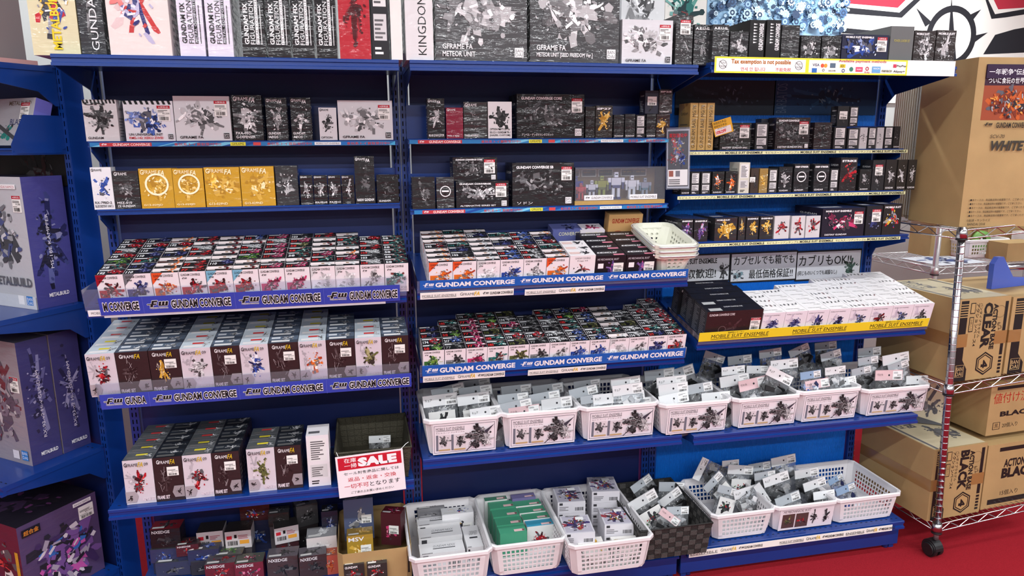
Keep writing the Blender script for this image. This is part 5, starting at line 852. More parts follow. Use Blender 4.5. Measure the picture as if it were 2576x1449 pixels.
for k, (u, v, z, w, h, d, c, pal, lab, rz, ct) in enumerate(JU):
    zb = max(z-h-.01, ZD); o = pile(u, v-14, zb, w, h, d, c, pal, lab, None if 'one of' not in lab else lab+'s', rz=rz, ct=ct, code=pal is None, mt='wrap', title='NXEDGE' if pal in ('drk', 'red', 'pnk') else '')
    if zb > ZD+.006:                                   # the box it lies on, down to the deck
        P = o.matrix_world.translation; hh = zb-ZD-.0008; c2 = [(70, 40, 46), (44, 48, 76), (58, 52, 54), (84, 78, 82)][k % 4]; f = Art(w*.94, hh); rr = random.Random(k)
        if hh > .02: f.blob(rr, w*.47, hh*.5, w*.35, hh*.4, ('red', 'blu', 'dk', 'drk')[k % 4], 14)
        generic(Matrix.Identity(4), P.x, P.y+.004, ZD+.0004, w*.94, hh, d*.9, c2, f, None, '%s box underneath the %s' % (('maroon', 'navy', 'brown', 'grey')[k % 4], lab.split(',')[0].split(' in the')[0].split(' near')[0]), mt='wrap', rz=rz)
# open carton at the deck end with gold and red boxes
p = on_y(852, 1440, -.31); q = on_y(1036, 1440, -.31); o = link('open_carton', bin_mesh(q.x-p.x, .3, .13, .001, (0, 0, 0, 0), mi='kraft')); o.matrix_world = Matrix.Translation(((p.x+q.x)/2, -.16, ZD)); tag(o, 'open brown carton holding gold and red boxes', 'carton')
pile(900, 1258, .25, .1, .15, .03, (80, 90, 120), 'sil', 'blue-grey hanging pack with a white picture', title='', stk=1, rx=-.05); pile(905, 1352, .22, .085, .1, .06, (170, 136, 50), 'gld', 'gold box standing in the open carton', title='MSV', stk=1, ct=(150, 120, 40), mt='foil', rx=-.1); o = pile(988, 1295, .24, .07, .115, .055, (74, 30, 38), 'pnk', 'maroon and black box standing on the carton boxes', stk=1, rz=-.35, ct=(90, 28, 36), rx=-.05)
for i, (u, v) in enumerate(((890, 1425), (948, 1422), (1005, 1405))): pile(u, v-4, .2, .065, .06, .05, (52, 48, 48) if i < 2 else (36, 34, 32), 'red' if i < 2 else 'gld', 'dark box with a %s picture in the open carton' % ('red' if i < 2 else 'gold'), 'dark boxes in the open carton' if i < 2 else None, title='GUNDAM', ct=(64, 60, 60))
# ------------------------------------------------------------------ shopping baskets nested on the upper slope
def hole_grid(mb, pt, nu, nv, u0, u1, v0, v1, rad, mi=0):
    k = 8
    for i in range(nu):
        for j in range(nv):
            a, b = u0+(u1-u0)*i/nu, u0+(u1-u0)*(i+1)/nu; c, d = v0+(v1-v0)*j/nv, v0+(v1-v0)*(j+1)/nv; mu, mv = (a+b)/2, (c+d)/2; sq = [(b, mv), (b, d), (mu, d), (a, d), (a, mv), (a, c), (mu, c), (b, c)]; ci = [(mu+(b-a)*rad*math.cos(math.pi*t/4), mv+(d-c)*rad*math.sin(math.pi*t/4)) for t in range(8)]
            for t in range(8): q = (t+1) % 8; mb.face([pt(*sq[t]), pt(*sq[q]), pt(*ci[q]), pt(*ci[t])], mi)
def shop_mesh(w, d, h, tw):
    mb = MB(); c = .03
    def plan(W, D):
        x, y = W/2, D/2; P = []
        for (sx_, sy, a0) in ((1, -1, -90), (1, 1, 0), (-1, 1, 90), (-1, -1, 180)):
            for k in range(4): a = math.radians(a0+30*k); P.append((sx_*(x-c)+c*math.cos(a), sy*(y-c)+c*math.sin(a)))
        return P
    P0, P1 = plan(w-2*tw, d-2*tw), plan(w, d); n = len(P0)
    for k in range(n):
        a0, b0, a1, b1 = P0[k], P0[(k+1) % n], P1[k], P1[(k+1) % n]
        def pt(u, t, a0=a0, b0=b0, a1=a1, b1=b1): q0 = (a0[0]+(b0[0]-a0[0])*u, a0[1]+(b0[1]-a0[1])*u); q1 = (a1[0]+(b1[0]-a1[0])*u, a1[1]+(b1[1]-a1[1])*u); return (q0[0]*(1-t)+q1[0]*t, q0[1]*(1-t)+q1[1]*t, h*t)
        if k % 4 == 3:
            L = math.hypot(b1[0]-a1[0], b1[1]-a1[1]); nu = max(3, int(L/.022)); hole_grid(mb, pt, nu, 4, 0, 1, .12, .8, .3); mb.face([pt(0, 0), pt(1, 0), pt(1, .12), pt(0, .12)]); mb.face([pt(0, .8), pt(1, .8), pt(1, 1), pt(0, 1)])
        else: mb.face([pt(0, 0), pt(1, 0), pt(1, 1), pt(0, 1)])
    mb.face([(x, y, 0) for x, y in P0[::-1]]); me = solid(mb, ['cream'], -.0022)
    mb = MB(); o = .009
    R = []
    for off, z in ((0, h-.016), (o, h-.016), (o, h-.003), (o*.5, h), (-.003, h-.001), (-.003, h-.014)): R.append([(x, y, z) for x, y in plan(w+2*off, d+2*off)])
    mb.loft(R+[R[0]], sm=False); rim = mb.mesh('rim', ['cream']); mb = MB(); pl = plan(w+.026, d+.026)
    mb.tube([(x, y, h-.006) for x, y in pl[14:]+pl[:6]], .0028, 6); mb.tube([(x, y, h-.006) for x, y in pl[6:14]], .0028, 6); hd = mb.mesh('wire_handle', ['wirew']); return me, rim, hd
nx = hit(F4, 1648, 676, .006).x; fx = hit(F4, 1733, 673, .006).x; a = hit(F4, 1650, 622, -.012); b = hit(F4, 1752, 614, -.012); wS = b.x-a.x; zt = (a.z+b.z)/2; hS = zt-.0335; ms = shop_mesh(wS-.004, .215, hS, .02)
for k in range(3):
    o = link('shopping_basket', ms[0]); o.matrix_world = F4 @ Matrix.Translation(((a.x+b.x)/2+.012-.002*k, .106, zt-hS-.016*(2-k)+.001)); tag(o, 'white shopping basket with round holes, %s of the nested stack' % ('lowest', 'middle', 'topmost')[k], 'basket', 'nested shopping baskets'); link('rim', ms[1], o); hl = link('wire_handle', ms[2], o)
# ================================================================== contents of the angled unit
def lbox(nm, x1, yf, w, d, h, c, front, side, top, lab, mt='foil', cs=None, ct=None, rx=0, name='kit_carton', stk=None):
    F = ROW[nm][0]; o = link(name, box_mesh(w, h, d, c, mt, front, top, side, None, cs, ct)); o.matrix_world = LU @ Matrix.Translation((x1-w/2, yf+d/2, F.translation.z+.0005)) @ Matrix.Rotation(rx, 4, 'X'); tag(o, lab, 'box')
    if stk: sticker(o, w/2-stk[0], -d/2, stk[1], True, 1.1)
    return o
r = random.Random(44); LUI = LU.inverted()
def lhit(u, v, y): o = LUI @ CAM; d = LUI.to_3x3() @ ray(u, v); t = (y-o.y)/d.y; return o+d*t
def lhitx(u, v, x): o = LUI @ CAM; d = LUI.to_3x3() @ ray(u, v); t = (x-o.x)/d.x; return o+d*t
# tall silver box with a purple-blue side
hh = lhit(60, 446, -.129).z-1.105; w = .3; f = Art(w, hh); f.blob(r, w*.55, hh*.6, w*.4, hh*.35, [(150, 152, 158), (110, 112, 120), (205, 206, 212), (70, 80, 130), (60, 62, 70)], 60); f.T('METALBUILD', .35, .17, .62, .07, (90, 92, 100), bold=.03); f.R(.0, .0, 1, .1, (200, 204, 212)); f.R(.85, .03, .1, .07, (40, 120, 200)); f.T('BAN', .86, .065, .08, .025, WH); f.T('DAI', .86, .035, .08, .025, WH); f.R(.72, .03, .09, .07, (235, 235, 238)); f.R(.62, .91, .3, .035, WH); f.T('BANDAI NAMCO', .64, .917, .26, .018, (180, 30, 50))
s = Art(.127, hh); s.blob(r, .063, hh*.5, .055, hh*.42, 'nav', 46); s.T('MS-18E KÄMPFER', .42, .3, .09, .42, (226, 224, 236), 1); s.T('METALBUILD', .3, .08, .5, .03, WH, bold=.03)
lbox('L3', -.033, -.131, w, .127, hh, (188, 190, 196), f, s, None, 'tall silver box with a purple-blue lettered side on the angled shelving', cs=(66, 66, 132), ct=(60, 60, 96), stk=(.03, hh*.8))
for i, (y0, d) in enumerate(((-.2, .098), (-.099, .096))):
    hh = lhitx(45 if i == 0 else 132, 862 if i == 0 else 840, -.058).z-.615; w = .3; f = Art(w, hh); f.blob(r, w*.6, hh*.5, w*.36, hh*.42, [(120, 110, 126), (160, 152, 160), (90, 80, 96), (200, 194, 198), (110, 50, 60)], 60); f.R(.86, .04, .1, .08, (40, 120, 200)); f.T('BAN', .87, .085, .08, .025, WH); f.T('DAI', .87, .05, .08, .025, WH); f.R(.72, .04, .1, .07, (225, 220, 226)); s = Art(d, hh); s.blob(r, d*.5, hh*.55, d*.42, hh*.4, [(130, 130, 172), (100, 100, 150), (64, 62, 110), (44, 42, 74), (160, 160, 196)], 54); s.T('RX-93-v2 Hi-v GUNDAM', .46, .2, .1, .55, (226, 224, 236), 1); s.T('METALBUILD', .3, .06, .55, .03, WH, bold=.03)
    lbox('L4', -.058, y0, w, d-.002, hh, (150, 142, 150), f, s, None, ['purple-blue spined box standing in front of its twin', 'purple-blue spined box standing behind its twin'][i]+' on the angled shelving', cs=(62, 60, 112), ct=(110, 106, 120), stk=(.03, hh*.66) if i == 0 else None)
P = lhit(40, 1330, -.285); hh = P.z-.1655; w = .26; d = .26; f = Art(w, hh); f.blob(r, w*.7, hh*.5, w*.28, hh*.4, 'red', 20); f.R(.9, .3, .06, .4, (210, 160, 50)); s = Art(d, hh); s.blob(r, d*.5, hh*.45, d*.48, hh*.45, [(214, 206, 216), (170, 160, 180), (120, 84, 150), (70, 50, 96), (60, 110, 190), (196, 90, 170), (44, 40, 50)], 90); s.R(.04, .86, .22, .09, (30, 26, 30)); s.T('超合金', .06, .875, .18, .055, (236, 150, 40), bold=.03); s.R(.68, .93, .24, .045, WH); s.T('BANDAI NAMCO', .7, .938, .2, .025, (60, 50, 56)); t = Art(w, d); t.blob(r, w*.5, d*.5, w*.4, d*.4, [(70, 50, 80), (110, 60, 110), (40, 36, 44)], 20)
o = lbox('L5', P.x, -.285, w, d, hh, (96, 40, 60), f, s, t, 'large purple illustrated box wrapped in film on the deck of the angled shelving', cs=(84, 66, 104), ct=(34, 30, 40))
link('price_sticker', STK2[0], o, Matrix.Translation((w/2+.0012, .09, hh*.82)) @ Matrix.Rotation(math.pi/2, 4, 'Z') @ Matrix.Scale(1.5, 4))
P = lhit(98, 212, -.07); q = lhit(62, 372, -.13); w = .3; f = Art(w, .15); f.T('METALBUILD', .6, .82, .34, .09, (110, 96, 80), bold=.02); f.T('BLASTER', .66, .42, .3, .12, (60, 66, 110), bold=.01); f.blob(r, w*.6, .035, w*.3, .03, [(60, 62, 66), (96, 98, 102), (40, 130, 120)], 16); f.line(w*.5, .06, w*.85, .01, .012, (70, 72, 76)); f.R(.88, .05, .08, .12, (190, 60, 60)); s = Art(.05, .15); s.greek(.2, .1, .6, .5, 5, (190, 190, 220), r)
o = lbox('L2', -.012, -.108, w, .05, .145, (176, 176, 182), f, s, None, 'grey gun-picture box leaning on the second shelf of the angled shelving', cs=(110, 112, 200), ct=(190, 190, 196), rx=-.3, stk=(.04, .105))
f = Art(.3, .2); f.R(0, 0, 1, 1, (120, 112, 116)); f.bars(.72, .6, .2, .2); lbox('L1', -.1, -.30, .3, .28, .3, (190, 184, 184), f, None, None, 'large pale grey carton standing on top of the angled shelving', 'card', cs=(128, 118, 120)); lbox('L1', -.005, -.2, .09, .15, .012, (190, 150, 150), None, None, None, 'flat pink box lying on top of the angled shelving', 'card')
mb = MB(); a = Art(.8, .1); a.blob(r, .66, .05, .12, .06, [(40, 40, 44), (64, 62, 66), (84, 84, 86), (60, 30, 34)], 26); mb.box(0, .8, 0, .004, 0, .1, 0, (24, 24, 26)); a.into(mb, (0, 0, 0), (1, 0, 0), (0, 0, 1)); o = link('dark_poster', mb.mesh('dark_poster', ['card'])); o.matrix_world = LU @ Matrix.Translation((-.825, .008, 1.475)); tag(o, 'dark grey poster fixed under the second shelf of the angled shelving', 'poster')
# ================================================================== notices and posters on the bay by the rack
def sign(name, lab, cat, p0, p1, y, artf, bg, th=.003, mt='paper', rot=0):
    a = on_y(*p0, y); b = on_y(*p1, y); w, h = b.x-a.x, a.z-b.z; art = artf(w, h); mb = MB(); mb.box(0, w, 0, th, 0, h, 0, bg); art.into(mb, (0, 0, 0), (1, 0, 0), (0, 0, 1)); o = link(name, mb.mesh(name, [mt])); o.matrix_world = Matrix.Translation((a.x, y-th, b.z)) @ Matrix.Rotation(rot, 4, 'Y'); tag(o, lab, cat); return o
def sg(lines, extra=None):
    def f(w, h):
        a = Art(w, h); r = random.Random(len(lines[0][0])); a.R(0, 0, 1, 1, (26, 26, 30)); a.R(.015, .05, .97, .9, (216, 218, 222))
        if extra: a.blob(r, w*extra[0], h*extra[1], w*extra[2], h*extra[3], extra[4], 24)
        for t, x, y, ww, hh_ in lines: a.T(t, x, y, ww, hh_, (24, 24, 26), bold=.02)
        return a
    return f
sign('hanging_sign', 'grey sign with brush lettering partly behind the shopping baskets', 'sign', (1690, 642), (1833, 706), .012, sg([('MOBILE SUIT ENSEMBLE', .05, .66, .72, .18), ('買取歓迎!', .1, .14, .66, .34)], (.88, .4, .11, .4, 'dk')), (26, 26, 30))
sign('hanging_sign', 'grey sign with brush lettering on capsules and boxes', 'sign', (1838, 636), (2001, 704), .012, sg([('カプセルでも箱でも', .05, .58, .9, .3), ('最低価格保証!!', .28, .12, .66, .3)], (.1, .28, .12, .24, [(120, 150, 160), (60, 64, 70), (160, 176, 182)])), (26, 26, 30))
sign('hanging_sign', 'grey sign with brush lettering on duplicates beside the upright', 'sign', (2004, 632), (2161, 699), .012, sg([('カブリもOK!!', .04, .5, .8, .36), ('(同じものいくつでも減額なし)', .03, .16, .6, .18)], (.84, .35, .15, .32, [(70, 96, 86), (100, 124, 112), (50, 66, 60)])), (26, 26, 30))
def dk1(c, pal, txt):
    def f(w, h):
        a = Art(w, h); r = random.Random(3); a.blob(r, w*.5, h*.5, w*.45, h*.4, pal, 36)
        if txt: a.T(txt, .02, .06, .1, .86, (80, 100, 130), 1)
        return a
    return f
sign('dark_poster', 'dark poster with grey barrels on the back panel by the rack', 'poster', (1700, 200), (1946, 290), .012, dk1(0, [(40, 50, 66), (60, 72, 92), (28, 34, 46), (86, 98, 116)], ''), (30, 38, 52))
sign('dark_poster', 'dark blue lettered poster on the back panel by the rack', 'poster', (1949, 203), (2200, 290), .012, dk1(0, [(40, 80, 120), (70, 110, 150), (26, 44, 70), (110, 130, 150)], 'BARBATOS'), (24, 58, 96))
# leaflet in a holder on the upright between the bays
a = on_y(1690, 325, -.14); mb = MB(); w, h = .075, .2; A_ = Art(w, h); A_.R(.04, .03, .92, .94, (30, 30, 36)); rr = random.Random(8); A_.blob(rr, w*.5, h*.66, w*.4, h*.26, 'mix', 40); A_.blob(rr, w*.3, h*.5, w*.25, h*.14, 'red', 24); A_.blob(rr, w*.7, h*.48, w*.22, h*.14, 'blu', 24); A_.T('買取強化中', .1, .86, .8, .07, (214, 50, 60), bold=.03); A_.R(.06, .05, .88, .27, (226, 226, 228)); A_.R(.1, .2, .2, .1, (150, 90, 80)); A_.R(.4, .2, .2, .1, (120, 120, 130)); A_.greek(.1, .07, .5, .1, 3, (80, 80, 84)); mb.box(0, w, 0, .002, 0, h, 0, (214, 214, 216)); A_.into(mb, (0, 0, 0), (1, 0, 0), (0, 0, 1))
o = link('leaflet', mb.mesh('leaflet', ['card'])); P = on_y(1676, 470, -.13); o.matrix_world = Matrix.Translation((P.x, -.135, P.z-.005)) @ Matrix.Rotation(math.radians(-32), 4, 'Z') @ Matrix.Rotation(.0, 4, 'X') @ Matrix.Rotation(-.03, 4, 'Y'); tag(o, 'dark illustrated leaflet with white border clipped between two bays', 'leaflet'); mb = MB(); mb.box(-.003, w+.003, -.0035, -.002, -.004, h+.006); mb.box(-.003, w+.003, .003, .0045, -.004, h+.006); link('clear_holder', mb.mesh('clear_holder', ['acrylic']), o)
P = on_y(1800, 345, -.137); w, h = .072, .052; A_ = Art(w, h); A_.R(0, 0, 1, 1, (232, 176, 50)); A_.R(.05, .05, .86, .45, (236, 226, 222)); A_.T('期間限定商品!', .04, .76, .7, .18, BK, bold=.03); A_.T('期間限定商品!', .04, .56, .7, .16, BK, bold=.03); A_.T('SPECIAL PRICE!!', .2, .42, .5, .09, BK); A_.T('10%OFF', .08, .12, .55, .22, (214, 30, 50), bold=.04)
mb = MB(); mb.box(0, w, 0, .001, 0, h, 0, (232, 176, 50)); A_.into(mb, (0, 0, 0), (1, 0, 0), (0, 0, 1)); o = link('discount_card', mb.mesh('discount_card', ['card'])); o.matrix_world = Matrix.Translation((P.x, -.1345, P.z)) @ Matrix.Rotation(-.28, 4, 'Y'); tag(o, 'orange and white 10% off card on the dark boxes', 'card')
# ================================================================== wall banner and gear poster
def gears(w, h):
    a = Art(w, h); r = random.Random(31)
    for i in range(420):
        x, y, q = r.uniform(0, w), r.uniform(0, h), r.choice((.009, .013, .018, .026)); c = r.choice([(60, 92, 130), (110, 150, 185), (160, 195, 220), (36, 56, 84), (206, 226, 238), (180, 208, 226)]); n = r.choice((8, 10, 12)); pts = []
        for k in range(n*4): t = 2*math.pi*k/(n*4); q2 = q*(1 if k % 4 < 2 else .8); pts.append((x+q2*math.cos(t), y+q2*math.sin(t)))
        if x-q < 0 or x+q > w or y-q < 0 or y+q > h: continue
        a.poly(pts, c); a.disc(x, y, q*.55, r.choice([(150, 185, 210), (40, 60, 90)]), 12); a.disc(x, y, q*.25, c, 8)
    return a
sign('gear_poster', 'pale blue poster covered with cog wheels on the back wall', 'poster', (1782, -60), (2128, 92), 1.24, gears, (150, 190, 218))
def banner(w, h):
    X = lambda u: (on_y(u, 60, 1.236).x-on_y(2128, 60, 1.236).x); a = Art(w, h); Z0 = on_y(2350, 260, 1.236).z; Y_ = lambda u, v: on_y(u, v, 1.236).z-Z0; pt = lambda u, v: (on_y(u, v, 1.236).x-on_y(2128, 60, 1.236).x, Y_(u, v)); PL = lambda l, c: a.poly([pt(*q) for q in l], c)
    red, blk = (176, 46, 64), (34, 34, 40)
    PL([(2128, -40), (2128, 8), (2268, 20), (2300, -12), (2310, -40)], red); PL([(2490, -40), (2505, -8), (2520, 24), (2580, 20), (2640, 12), (2640, -40)], red)
    cx, cy = pt(2402, 92); R_ = abs(pt(2462, 92)[0]-cx); a.ring(cx, cy, R_*.82, R_*1.04, blk, 40)
    PL([(2128, 18), (2128, 34), (2278, 45), (2325, 0), (2345, -30), (2325, -30), (2310, -2), (2272, 32)], blk); PL([(2460, -30), (2488, 0), (2503, 48), (2540, 44), (2640, 28), (2640, 14), (2512, 36), (2492, -6), (2480, -30)], blk)
    for (u0, v0), (u1, v1), t in (((2402, 160), (2403, -8), 26), ((2345, 62), (2314, 20), 20), ((2445, 50), (2477, 24), 20), ((2455, 100), (2494, 82), 18), ((2335, 110), (2300, 90), 14), ((2360, 90), (2312, 76), 16)):
        d = math.hypot(u1-u0, v1-v0); nx, ny = -(v1-v0)/d*t/2, (u1-u0)/d*t/2; PL([(u0-nx, v0-ny), (u0+nx, v0+ny), (u1, v1)], blk)
    PL([(2482, 137), (2512, 88), (2560, 74), (2640, 60), (2640, 130)], blk); PL([(2128, 70), (2190, 76), (2250, 80), (2250, 92), (2128, 84)], blk); return a
a_ = on_y(2128, -60, 1.236); b_ = on_y(2640, 260, 1.236); mb = MB(); w = b_.x-a_.x; z0 = on_y(2350, 260, 1.236).z; h = a_.z-z0; mb.box(0, w, .0, .003, 0, h, 0, (226, 224, 218)); banner(w, h).into(mb, (0, 0, 0), (1, 0, 0), (0, 0, 1)); o = link('wall_banner', mb.mesh('wall_banner', ['flag'])); o.matrix_world = Matrix.Translation((a_.x, 1.236, z0)); tag(o, 'white cloth banner with a black spiked ring emblem on the back wall', 'banner')
# ================================================================== wire rack and its cartons
def wire_rack(root, wd, dp, zs, ztop, mt, caster=True, grooves=True):
    for i, (x, y) in enumerate(((0, 0), (wd, 0), (wd, dp), (0, dp))):
        mb = MB(); mb.tube([(x, y, .1), (x, y, ztop)], .0127, 14)
        if grooves and i in (0, 3):
            z = .14
            while z < ztop-.02: mb.tube([(x, y, z), (x, y, z+.003)], .0136, 14); z += .0254
        link('post', mb.mesh('post', [mt]), root)
        if caster:
            mb = MB(); mb.tube([(x, y, .075), (x, y, .12)], .009, 10); mb.tube([(x, y, .112), (x, y, .125)], .016, 12, 1); c = link('caster', mb.mesh('caster', ['grey', 'black']), root)
            mb = MB(); n = 24
            for sx_ in (-.021, .006): mb.tube([(x+sx_, y+.012, .032), (x+sx_+.015, y+.012, .032)], .031, n); 
            mb.tube([(x-.026, y+.012, .032), (x-.02, y+.012, .032)], [.024, .027], n); mb.prism([(.045*math.cos(t_)*.75+y+.012, .034+.036*math.sin(t_)) for t_ in [math.pi*k/10 for k in range(11)]], x-.018, x+.018); link('caster_wheel', mb.mesh('caster_wheel', ['black']), c)
        for z in zs:
            mb = MB(); mb.tube([(x, y, z-.028), (x, y, z+.008)], [.0185, .0165], 14); mb.tube([(x, y, z-.033), (x, y, z-.028)], .019, 14, 1); link('shelf_collar', mb.mesh('shelf_collar', [mt, 'black']), root)
    for z in zs:
        mb = MB(); c = [(0, 0), (wd, 0), (wd, dp), (0, dp)]
        for k in range(4):
            a, b = Vector((*c[k], 0)), Vector((*c[(k+1) % 4], 0)); L = (b-a).length; d = (b-a)/L; a2, b2 = a+d*.016, b-d*.016
            for zz in (z, z-.03): mb.tube([a2+Vector((0, 0, zz)), b2+Vector((0, 0, zz))], .003, 6)
            n = int(L/.045); pts = [a2+(b2-a2)*(i/(n))+Vector((0, 0, z-.002 if i % 2 else z-.028)) for i in range(n+1)]; mb.tube(pts, .0018, 5)
        for i in range(1, int(wd/.026)): x = wd*i/int(wd/.026); mb.tube([(x, 0, z), (x, dp, z)], .0013, 4, caps=False)
        for yy in (dp*.33, dp*.67): mb.tube([(0, yy, z-.003), (wd, yy, z-.003)], .0025, 5)
        link('wire_shelf', mb.mesh('wire_shelf', [mt]), root)
RK = Matrix.Translation((2.868, -.385, FZ)) @ Matrix.Rotation(math.radians(-2.4), 4, 'Y') @ Matrix.Rotation(math.radians(4), 4, 'Z')
rk = empty('wire_rack'); rk.matrix_world = RK; tag(rk, 'chrome wire rack on black casters stacked with cardboard cartons', 'rack'); wire_rack(rk, .9, .46, [.135, .69, 1.262], 1.275, 'chrome')
def carton(lab, x0, yf, z0, w, d, h, fa=None, sa=None, ta=None, rz=4, tape=True, base='kraft', lean=0):
    mb = MB(); x, y = w/2, d/2; mb.box(-x, x, -y, y, 0, h)
    for art, O, ex, ey in ((fa, (-x, -y, 0), (1, 0, 0), (0, 0, 1)), (sa, (-x, y, 0), (0, -1, 0), (0, 0, 1)), (ta, (-x, -y, h), (1, 0, 0), (0, 1, 0))):
        if art: art.into(mb, O, ex, ey, 1)
    o = link('cardboard_carton', mb.mesh('cardboard_carton', [base, 'card'])); o.matrix_world = Matrix.Translation((x0, yf, z0)) @ Matrix.Rotation(math.radians(rz), 4, 'Z') @ Matrix.Rotation(lean, 4, 'Y') @ Matrix.Translation((x, y, 0)); tag(o, lab, 'carton')
    if tape:
        mb = MB(); t = .0006; mb.box(-x-t, -x, -y-t, y, h*.42, h*.58); mb.box(-x-t, -x+.06, -y-t, -y, h*.42, h*.58); link('packing_tape', mb.mesh('packing_tape', ['kraft2']), o); mb = MB(); mb.box(x-.06, x+t, -y-t, -y, h*.42, h*.58); link('packing_tape', mb.mesh('packing_tape', ['kraft2']), o)
    return o
INK = (34, 32, 32)
def action(w, h, big, rot=True):
    a = Art(w, h); a.R(.06, .0, .14, .98, INK); a.poly([(w*.2, 0), (w*.3, 0), (w*.3, h*.14), (w*.2, h*.26)], INK); a.R(.09, .05, .16, .15, (178, 148, 100)); a.R(.1, .055, .14, .14, INK); a.T('BAN', .105, .125, .12, .05, (200, 170, 120)); a.T('DAI', .105, .065, .12, .05, (200, 170, 120)); a.R(.9, .28, .06, .66, INK)
    for k in range(5): a.R(.9, .05+.045*k, .06, .03, INK)
    for k in range(6): a.R(.06, .78+.03*k, .14, .012, (178, 148, 100))
    if rot:
        a.T('ACTION BASE', .68, .36, .09, .56, INK, 2, bold=.04); a.T(big, .5, .38, .17, .56, INK, 2, bold=.05); a.T('バンダイプラモデル', .42, .52, .05, .42, INK, 2); a.T('アクションベース4', .35, .42, .06, .52, INK, 2, bold=.02)
        X, Y = w*.63, h*.19; R_ = .045; 
        for q, c in ((R_, INK), (R_*.86, (178, 148, 100)), (R_*.78, INK), (R_*.68, (178, 148, 100))): a.poly([(X+q*math.sin(k*math.pi/3), Y+q*math.cos(k*math.pi/3)) for k in range(6)], c)
        a.text('4', X-R_*.35, Y+R_*.3, R_*.7, R_*.7, INK, rot=-math.pi/2, bold=.05); a.ring(w*.82, h*.82, .022, .0228, (90, 70, 50)); a.text('6/2', w*.78, h*.68, .03, .016, (90, 70, 50), rot=-1.2); a.R(.24, .82, .09, .13, INK); a.R(.25, .83, .07, .11, (178, 148, 100)); a.R(.24, .6, .08, .18, INK); a.R(.25, .61, .06, .16, (178, 148, 100)); a.T('15個入り', .26, .62, .04, .14, INK, 2)
    return a
def printed_top(w, d):
    a = Art(w, d); a.R(.02, .02, .96, .96, (196, 186, 156)); a.R(.06, .02, .05, .96, (96, 98, 104)); a.T('ACTION BASE', .15, .55, .1, .4, (90, 92, 98), 1, bold=.03); a.T('BLACK', .3, .55, .16, .4, (90, 92, 98), 1, bold=.04); rr = random.Random(2); a.blob(rr, w*.62, d*.35, w*.25, d*.2, [(96, 98, 104), (110, 112, 118), (80, 82, 88)], 26); a.R(.86, .3, .03, .66, (96, 98, 104)); return a
w, d, h = .45, .3, .575; f = Art(w, h); f.R(.07, .64, .5, .32, (60, 34, 52)); rr = random.Random(12); f.R(.07, .64, .5, .2, (150, 72, 46)); f.blob(rr, w*.32, h*.735, w*.25, h*.1, [(190, 90, 40), (120, 50, 34), (220, 150, 70), (90, 90, 100), (160, 160, 165), (50, 40, 46)], 90); f.R(.07, .88, .5, .08, (50, 30, 60)); f.T('一年戦争"伝説"の艦', .09, .9, .44, .035, WH, bold=.01); f.T('ついに食玩の世界に出航す。', .09, .85, .46, .035, WH, bold=.01); f.disc(w*.54, h*.93, .02, (236, 200, 40)); f.T('記念', .51, .92, .06, .02, BK)
fw_logo(f, w*.1, h*.605, .012, INK); f.T('GUNDAM CONVERGE', .2, .595, .28, .032, INK, bold=.02); f.T('SCV-70', .16, .535, .12, .02, INK, shear=.2); f.T('WHITE BASE', .16, .46, .5, .06, (60, 56, 50), shear=.2, bold=.04)
for k in range(5): f.T('●本ケースは、商品輸送用の保護箱です。ご了承ください。', .06, .16-.024*k, .5-.05*(k % 2), .014, INK)
f.T('©創通・サンライズ', .05, .035, .2, .016, INK); f.T('BANDAI 2018', .06, .012, .15, .015, INK)
carton('tall cardboard carton with an orange picture standing on the wire rack', 2.832, -.352, 1.297, w, .27, h, f, None, None, tape=False, rz=-5)
carton('cardboard carton lettered CLEAR on the middle rack shelf', 2.857, -.365, .727, .245, .36, .31, action(.245, .31, 'CLEAR'), None, printed_top(.245, .36), base='kraft')
carton('cardboard carton lettered BLACK on the bottom rack shelf', 2.835, -.362, .17, .255, .36, .29, action(.255, .29, 'BLACK'), None, printed_top(.255, .36))
carton('cardboard carton beside the CLEAR carton on the rack', 3.125, -.335, .727, .3, .36, .3, action(.3, .3, 'CLEAR', False), None, None)
carton('cardboard carton beside the BLACK carton on the bottom shelf', 3.105, -.335, .17, .3, .36, .27, (lambda a: (a.T('ACTION BASE', .3, .62, .6, .13, INK, bold=.04), a.T('BLACK', .28, .45, .6, .16, INK, bold=.06), a.R(.2, .88, .8, .06, INK), a.R(.1, .06, .9, .08, INK), a.T('15個入り', .3, .18, .3, .08, INK), a)[-1])(Art(.3, .27)), None, None, tape=False)
a = Art(.2, .2); a.R(0, 0, 1, 1, (206, 198, 172)); a.poly([(.0, .2), (.06, .2), (.075, .15), (.06, .11), (.01, .12)], (100, 102, 108)); a.T('5', .1, .6, .18, .3, (214, 206, 180), bold=.04); rr = random.Random(21); a.blob(rr, .13, .075, .055, .04, [(90, 92, 98), (104, 106, 112), (76, 78, 84)], 24); a.line(.12, .1, .15, .17, .012, (90, 92, 98)); a.disc(.1, .155, .022, (96, 98, 104)); a.poly([(0, .05), (.2, 0), (.2, .0), (0, 0)], (90, 92, 98)); a.T('CK', .02, .4, .2, .2, (84, 86, 92), bold=.05)
carton('pale printed carton leaning under the middle rack shelf', 2.89, -.08, .464, .17, .15, .21, (lambda b: b)(a), None, None, tape=False, rz=-30)
carton('cardboard carton with red handwriting on the BLACK carton', 3.12, -.3, .464, .3, .3, .215, (lambda a: (a.R(.1, .86, .9, .06, INK), a.T('値付け済', .06, .6, .6, .2, (170, 40, 30)), a.T('BLACK', .2, .34, .6, .1, INK, bold=.05), a.R(.1, .1, .12, .14, INK), a.R(.11, .11, .1, .12, (178, 148, 100)), a.T('黒', .125, .125, .07, .09, INK), a.T('20個入り', .26, .12, .26, .09, INK), a)[-1])(Art(.3, .215)), None, None, tape=False)
